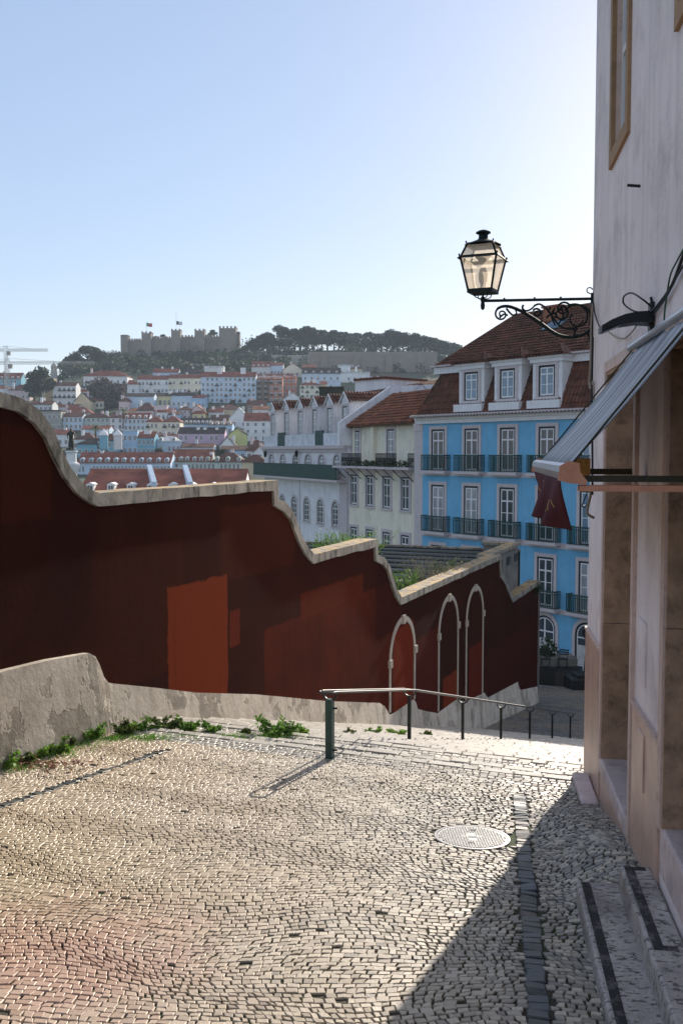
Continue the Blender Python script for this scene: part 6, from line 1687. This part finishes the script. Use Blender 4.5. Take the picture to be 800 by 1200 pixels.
PROTO = {(k, s_): tree_proto(k, s_*7+len(k)) for k in ('pine', 'round') for s_ in range(4)}; PROTO[('cypress', 0)] = tree_proto('cypress', 3)
def tree(kind, px, pyb, d, sc, label=None, group=None, name='pine_tree', rnd=random, sz=None):
    p = pix(px, pyb, d); cr, tr = PROTO[(kind, rnd.randrange(4) if kind != 'cypress' else 0)]
    t = empty(name, p, rnd.uniform(0, 6), label, 'tree', group); t.scale = (sc, sc, sz or sc)
    inst('crown', cr, t, (0, 0, 0)); inst('trunk', tr, t, (0, 0, 0)); return t
rt = random.Random(21)
# skyline pines right of the castle: px of trunk, py of crown top
pines = [(313, 393), (328, 384), (345, 389), (360, 386), (352, 394), (377, 389.5), (391, 391), (404, 392.5), (418, 394), (433, 391.5), (447, 393), (459, 389.5), (472, 392.5), (486, 394), (498, 396.5), (509, 400), (519, 403), (530, 405), (300, 400), (368, 396), (411, 400), (441, 399), (466, 399), (491, 401), (338, 399), (384, 398), (426, 400)]
pines += [(px+6, py+5) for px, py in pines[:18]]
pines.sort(); ORD = [('%d%s' % (k, 'th' if 10 < k % 100 < 14 else {1: 'st', 2: 'nd', 3: 'rd'}.get(k % 10, 'th'))) for k in range(1, 80)]
for i, (px, py) in enumerate(pines):
    d = 705+rt.uniform(-8, 25); sc = rt.uniform(1.05, 1.3); tree('pine', px, py+11.0*sc*F/d, d, sc, ORD[i]+' umbrella pine from the left on the ridge right of the castle', 'umbrella pines on the ridge', rnd=rt)
for px, py, sc, lab in ((103, 407, 1.45, 'broad umbrella pine standing tallest on the left shoulder of the hill'), (86, 418, 1.5, 'umbrella pine below the tallest one on the left shoulder'), (114, 411, 1.2, 'smaller umbrella pine just right of the tallest left one'), (98, 421, 1.3, 'low broad pine between the two largest on the left shoulder'), (76, 426, 1.1, 'small pine beside the church lantern')):
    d = 660; tree('pine', px, py+12*sc*F/d, d, sc, lab, rnd=rt)
for k, (px, py, sc, lab) in enumerate(((47, 444, 2.0, 'tall dark evergreen mass left of the ochre tower'), (40, 452, 1.5, 'dark evergreen at the left foot of the ochre tower'), (125, 458, 2.3, 'large brownish leafless tree below the big white hall'), (136, 465, 1.6, 'smaller brownish tree right of the leafless one'), (152, 478, 1.2, 'dark green tree beside the palm'))):
    d = 500; p = pix(px, py+16*0, d)
    tr_ = tree('round', px, py+9.5*sc*F/d*.55+6, d, sc, lab, name='evergreen_tree' if k < 2 else 'bare_tree', rnd=rt)
    if k in (2, 3):
        cr = tr_.children[0]; cr.data = cr.data.copy(); cr.data.materials[0] = M['bare']
# behind the castle and along its foot
for i, (px, py, sc) in enumerate(((192, 391, .8), (221, 394, .6), (250, 385.5, .75), (246, 389, .6), (160, 397, .5), (287, 405, .8), (296, 408, .6), (183, 393, .6))):
    d = 730; tree('round', px, py+9*sc*F/d, d, sc, ORD[(1, 4, 6, 5, 0, 7, 8, 3)[i]-(0 if i != 8 else 0)]+' round tree from the left among those showing over the castle walls', 'trees behind the castle walls', 'round_tree', rt)
for i in range(46):
    pass
for i in range(24):
    pass
gpx = sorted(rt.uniform(60, 340) for _ in range(34))
for i in range(34):
    px = gpx[i]; d = rt.uniform(300, 590); tree('round', px, terr_py(px, d)+2, d+6, rt.uniform(.35, .6), ORD[i]+' small dark garden tree from the left between the hillside houses', 'garden trees between the houses', 'round_tree', rt)
def slope_woods():
    b = MB(); r = random.Random(2)
    for _ in range(900):
        px = r.uniform(50, 600); d = r.uniform(603, 720); p = pix(px, terr_py(px, d), d); q = r.uniform(.6, 1.5) if not (140 < px < 285 and d > 680) else .5
        if px > 335 and 606 < d < 660 and r.random() < .93: continue
        if px > 290 and d > 690: q = 1.9
        for k in range(3): b.leaves((p.x+r.gauss(0, 1.6)*q, p.y+r.gauss(0, 1.4)*q, p.z+(1.5+r.uniform(0, 2.6))*q), (2.6*q, 2.4*q, 1.9*q), 26, .75, 0, r)
    tag(b.build('wooded_slope', M['oak'], shift=(0, 0, 0)), 'dense low woods covering the slope under the castle', 'woods', kind='stuff')
slope_woods()
def gardens():
    b = MB(); r = random.Random(12)
    for _ in range(260):
        px = r.uniform(30, 420); d = r.uniform(330, 604); p = pix(px, terr_py(px, d), d); q = r.uniform(.5, 1.1)
        b.leaves((p.x, p.y+3, p.z+.8*q), (3.2*q, 2.2*q, 1.6*q), 34, .6, 0, r)
    tag(b.build('garden_greenery', M['oak'], shift=(0, 0, 0)), 'hedges and bushes filling the gardens between the houses', 'greenery', kind='stuff')
gardens()
def palm(px, py, d, h, label):
    p = pix(px, py, d); t = empty('palm_tree', (p.x, p.y, p.z-h), 0, label, 'palm'); b = MB(); b.tube([(0, 0, 0), (.1, 0, h)], [.3, .2], 7); b.build('trunk', M['wood'], t)
    b = MB(); r = random.Random(int(px))
    for k in range(26):
        a = 2*pi*k/26*3.1; e = r.uniform(-.5, 1.1); L = r.uniform(2.2, 3.0); pts = []
        for j in range(6): f = j/5; pts.append(Vector((L*f*cos(a)*cos(e*.6), L*f*sin(a)*cos(e*.6), h+L*f*sin(e)-1.6*f*f)))
        wv = Vector((-sin(a), cos(a), 0))
        for j in range(5): w0, w1 = .32*(1-j/6), .32*(1-(j+1)/6); b.add([pts[j]-wv*w0, pts[j]+wv*w0, pts[j+1]+wv*w1, pts[j+1]-wv*w1], [(0, 1, 2, 3)])
    b.build('crown', M['palm'], t)
palm(144, 480, 420, 8, 'pale green palm rising in front of the white houses')
palm(112, 500, 345, 5, 'wide low palm above the teal houses')

# ------------------------------------------------------------------ cranes
M['crane'] = mat('crane_paint', (.42, .42, .40), bump=0)
def crane(px, py_jib, py_base, x_left, x_right, d, label):
    s_ = d/F; base = pix(px, py_base, d); z1 = pix(px, py_jib, d).z-base.z; t = empty('tower_crane', base, 0, label, 'crane')
    def truss(b, p, q, w, n, r):
        p, q = Vector(p), Vector(q); ax = (q-p).normalized(); u = ax.orthogonal().normalized(); v = ax.cross(u); cs = [u*w+v*w, u*w-v*w, -u*w-v*w, -u*w+v*w]
        for c in cs: b.tube([p+c, q+c], r, 4)
        for k in range(n):
            a0 = p.lerp(q, k/n); a1 = p.lerp(q, (k+1)/n)
            for i in range(4): b.tube([a0+cs[i], a1+cs[(i+1) % 4]], r*.6, 3)
    b = MB(); truss(b, (0, 0, 0), (0, 0, z1+2), .65, 14, .09); b.build('mast', M['crane'], t)
    b = MB(); truss(b, (1.0, 0, z1), ((x_right-px)*s_, 0, z1), .45, 26, .07); b.build('jib', M['crane'], t)
    b = MB(); truss(b, (-1.0, 0, z1), ((x_left-px)*s_, 0, z1), .5, 8, .08); b.build('counter_jib', M['crane'], t)
    b = MB(); b.box((x_left-px)*s_, (x_left-px)*s_+3, -.8, .8, z1-2.4, z1-.7); b.build('counterweight', WM['dark'], t)
    b = MB(); b.box(.9, 2.6, -1.9, -.6, z1-2.6, z1-.7); b.build('cab', WM['stone'], t)
    b = MB(); b.tube([(0, 0, z1+2), ((x_right-px)*s_*.6, 0, z1+.6)], .06, 4); b.tube([(0, 0, z1+2), ((x_left-px)*s_*.8, 0, z1+.6)], .06, 4); b.build('tie', M['crane'], t)
crane(8, 410, 475, -14, 57, 480, 'pale tower crane with the upper jib at the left edge')
crane(9.5, 425, 478, -16, 111, 450, 'pale tower crane with the lower and longer jib at the left edge')

# ------------------------------------------------------------------ statue on its column
def statue():
    d = 150; s_ = d/F; p = pix(84.5, 590, d); t = empty('statue_column', p, 0, 'dark bronze figure on a tall white column above the red wall coping', 'monument')
    z = lambda py: pix(84.5, py, d).z-p.z; X = lambda a: a*s_
    b = MB(); b.lathe([(X(9), 0), (X(8.5), z(574)), (X(6.4), z(570)), (X(6), z(556)), (X(7.4), z(553)), (X(8.6), z(546)), (X(9.2), z(543)), (X(6.0), z(541.5)), (X(5.8), z(531)), (X(7.2), z(529.5)), (X(7.0), z(528))], 16); b.build('column', WM['white'], t)
    for k in range(8):
        a = 2*pi*k/8; q = MB(); q.lathe([(.1, z(553)), (.28, z(550)), (.38, z(545)), (.2, z(542.5))], 6, (X(7.2)*cos(a), X(7.2)*sin(a))); q.build('capital_leaf', WM['white'], t)
    # the figure: one skinned body with a long coat
    me = bpy.data.meshes.new('bronze_figure'); H = z(501)-z(528); u = H/7.6; z0 = z(528)
    J = [((0, 0, 3.9), .62), ((.0, 0, 4.9), .55), ((0, 0, 5.9), .72), ((0, 0, 6.45), .28), ((0, -.05, 6.85), .34), ((.0, -.05, 7.35), .36),
         ((-.42, 0, 3.4), .50), ((-.38, -.1, 1.9), .36), ((-.42, 0, .25), .24), ((-.45, -.45, .1), .2), ((.42, .1, 3.4), .5), ((.5, .2, 1.9), .36), ((.55, .3, .25), .24), ((.55, -.1, .1), .2),
         ((-.85, 0, 6.0), .32), ((-1.25, .1, 4.9), .26), ((-.95, -.4, 4.0), .2), ((.85, 0, 6.0), .32), ((1.35, -.1, 5.0), .26), ((1.25, -.75, 4.3), .2)]
    E = [(0, 1), (1, 2), (2, 3), (3, 4), (4, 5), (0, 6), (6, 7), (7, 8), (8, 9), (0, 10), (10, 11), (11, 12), (12, 13), (2, 14), (14, 15), (15, 16), (2, 17), (17, 18), (18, 19)]
    me.from_pydata([(a*u, b_*u, c*u+z0) for (a, b_, c), r in J], E, []); me.materials.append(M['bronze'])
    o = bpy.data.objects.new('bronze_figure', me); COL.objects.link(o); o.parent = t
    sk = o.modifiers.new('skin', 'SKIN'); o.modifiers.new('sub', 'SUBSURF').render_levels = 1
    for i, (q, r) in enumerate(J): me.skin_vertices[0].data[i].radius = (r*u, r*u)
    me.skin_vertices[0].data[0].use_root = True
    c = MB(); c.lathe([(1.15*u, z0+1.2*u), (1.0*u, z0+2.5*u), (.72*u, z0+4.2*u), (.82*u, z0+5.6*u), (.5*u, z0+6.2*u)], 10, (0, .1*u)); c.build('coat', M['bronze'], o)
M['bronze'] = mat('bronze', (.02, .022, .02), metal=.5, rough=.5, bump=0)
statue()

# ================================================================== WEEDS AND SHRUBS NEAR THE RED WALL
def weed(px, py, sc, label, seed, m='leaf', dense=1., group=None, dry=False):
    p = ghit(px, py); r = random.Random(seed); t = empty('weed', p, 0, label, 'weed', group)
    st_ = MB(); lf = MB()
    for k in range(int(7*dense)+2):
        a = r.uniform(0, 2*pi); L = sc*r.uniform(.5, 1.15); e = Vector((L*.85*cos(a), L*.55*sin(a), L*r.uniform(.2, .8))); st_.tube([(0, 0, -.02), e*.5+Vector((0, 0, .03)), e], [.005, .004, .002], 4)
        for q in range(int(26*dense)):
            f = r.uniform(.15, 1.05); c = e*f+Vector((r.gauss(0, .2), r.gauss(0, .2), r.gauss(0, .15)))*sc*.45
            if c.z < .005: c.z = .01
            n_ = Vector((r.gauss(0, 1), r.gauss(0, 1), r.gauss(0, .8)+.9)).normalized(); a_ = n_.orthogonal().normalized(); a_ = Matrix.Rotation(r.uniform(0, 6), 3, n_) @ a_; b_ = n_.cross(a_); s2 = .022*r.uniform(.6, 1.5)
            lf.add([c-a_*s2*1.3, c-b_*s2*.75, c+a_*s2*1.3+n_*s2*.3, c+b_*s2*.75], [(0, 1, 2, 3)])
    st_.build('stem', M['plantdark'], t); lf.build('foliage', M[m], t)
M['leafold'] = leafmat('old_leaves', (.09, .13, .03))
W = [(4, 899, .34, 'bright green weed at the left picture edge under the plaster'), (30, 893, .26, 'weed clump among brown leaves near the left edge'), (45, 886, .30, 'dark spreading weed left of the brown leaf litter'),
     (62, 882, .26, 'weed beside the brown leaves at the foot of the buttress'), (78, 874, .26, 'small weed halfway along the buttress foot'), (92, 868, .44, 'tall leafy weed at the corner of the plaster buttress'),
     (108, 864, .40, 'grassy bright clump just right of the buttress corner'), (146, 860, .30, 'short grassy weed in front of the flaked plaster'), (160, 857, .44, 'broad leafy weed with pale shoots by the flaked plaster'),
     (178, 857, .26, 'low weed between two leafy ones by the flaked plaster'), (195, 856, .46, 'dense rounded weed below the big dark flake'), (220, 857, .28, 'low green tuft right of the rounded weed'),
     (250, 858, .28, 'flat weed tuft below the orange red paint patch'), (285, 860, .22, 'small tuft right of the orange red paint patch'), (327, 861, .50, 'upright weed with lifted shoots by itself before the plaster'),
     (352, 861, .24, 'small weed right of the upright one'), (410, 862, .32, 'weed just right of the green post'), (437, 862, .26, 'low weed between the green post and second post'), (467, 863, .34, 'weed at the foot of the wall left of the second post'),
     (500, 864, .26, 'last low weed beyond the second post')]
for i, (px, py, sc, lab) in enumerate(W): weed(px, py+1, sc*random.uniform(.45, .75), lab, 100+i, m=('leaf', 'leafold', 'leaf')[i % 3], dense=1.9 if sc > .35 else 1.4)
def litter():
    r = random.Random(8); b = MB(); cl = ghit(36, 897)
    for _ in range(150):
        x, y = cl.x+r.gauss(0, .26)+.1, cl.y+r.gauss(0, .13); z = gz(x, y)+r.uniform(.01, .05); n_ = Vector((r.gauss(0, .5), r.gauss(0, .5), 1)).normalized(); a_ = Matrix.Rotation(r.uniform(0, 6), 3, n_) @ n_.orthogonal().normalized(); b_ = n_.cross(a_); s2 = .03*r.uniform(.6, 1.3)
        c = Vector((x, y, z)); b.add([c-a_*s2, c-b_*s2*.7, c+a_*s2+n_*s2*.5, c+b_*s2*.7], [(0, 1, 2, 3)])
    tag(b.build('leaf_litter', M['deadleaf']), 'heap of dry brown leaves among the weeds at the buttress foot', 'leaves', kind='stuff')
    b = MB()
    for _ in range(1900):
        t_ = r.random(); px = r.uniform(0, 360); base = ghit(px, float(np.interp(px, [0, 110, 400], [901, 864, 861]))); x = base.x+abs(r.gauss(0, .2))*(1 if sin(px*.13)+sin(px*.31) > -.3 else .3); y = base.y-abs(r.gauss(0, .14)); z = gz(x, y)
        a = r.uniform(0, 2*pi); h = r.uniform(.02, .075); b.add([(x-.004, y, z-.005), (x+.004, y, z-.005), (x+h*.5*cos(a), y+h*.5*sin(a), z+h)], [(0, 1, 2)])
    tag(b.build('grass', M['leaf'], shift=(0, 0, 0)), 'thin grass sprouting from the joints along the wall', kind='stuff')
M['deadleaf'] = leafmat('dead_leaves', (.24, .12, .07), .2)
litter()
def wall_shrub(px, pyb, pyt, spread, label, m, seed, n=70, off=.9):
    u, z = FW.hit(px, pyb, off); p = FW.w(u, off, z-.25); zt = FW.hit(px, pyt, off)[1]; h = zt-z+.25; r = random.Random(seed); t = empty('wild_shrub', p, FW.ang, label, 'shrub'); st_ = MB(); lf = MB()
    for k in range(n):
        a = r.uniform(0, 2*pi); e = Vector((spread*r.gauss(0, .5), spread*.5*sin(a), h*r.uniform(.4, 1))); o = Vector((e.x*.55, e.y*.4, -.1)); st_.tube([o, o.lerp(e, .5)+Vector((0, 0, h*.08)), e], [.010, .007, .003], 4)
        for q in range(16):
            f = r.uniform(.3, 1.05); c = o.lerp(e, f)+Vector((r.gauss(0, .05), r.gauss(0, .05), r.gauss(0, .04))); d = Vector((r.gauss(0, .6), r.gauss(0, .6), 1)).normalized(); w_ = d.orthogonal().normalized()*.014; L = r.uniform(.05, .12)
            lf.add([c-w_, c+d*L*.5+w_*.5, c+d*L, c+d*L*.5-w_*1.5], [(0, 1, 2, 3)])
    st_.build('stem', M['leafdry'] if m == 'leafdry' else M['plantdark'], t); lf.build('foliage', M[m], t)
wall_shrub(408, 645, 626, 1.2, 'bushy green shrub sprouting behind the second stretch of coping', 'leaf', 31, 110)
wall_shrub(385, 650, 640, .7, 'low green shrub left of the bushy one behind the coping', 'leaf', 32, 40)
wall_shrub(473, 694, 668, .7, 'upright pale green shrub before the dark slatted roof', 'leaf', 33, 50, .8)
wall_shrub(505, 682, 655, 1.5, 'dry tangled shrub with thin stems before the dark slatted roof', 'leafdry', 34, 110, .9)
wall_shrub(524, 674, 657, .8, 'green tipped shrub right of the dry tangled one', 'leaf', 35, 40, .9)
wall_shrub(625, 690, 680, .5, 'small dark plant on the far end of the red wall', 'plantdark', 36, 30, .1)

# ================================================================== AIR
def haze():
    b = MB(); b.box(-1950, 1950, -380, 1560, -21.5, 112); o = b.build('haze', None or M['hazev'], shift=(0, 0, 0)); tag(o, 'thin bluish haze over the valley', 'haze', kind='stuff')
m = bpy.data.materials.new('haze'); m.use_nodes = True; n = m.node_tree.nodes; n.remove(n['Principled BSDF'])
v = n.new('ShaderNodeVolumePrincipled'); v.inputs['Density'].default_value = .0002; v.inputs['Color'].default_value = (.72, .86, 1.0, 1); v.inputs['Anisotropy'].default_value = .0
m.node_tree.links.new(v.outputs[0], n['Material Output'].inputs['Volume']); M['hazev'] = m
haze()
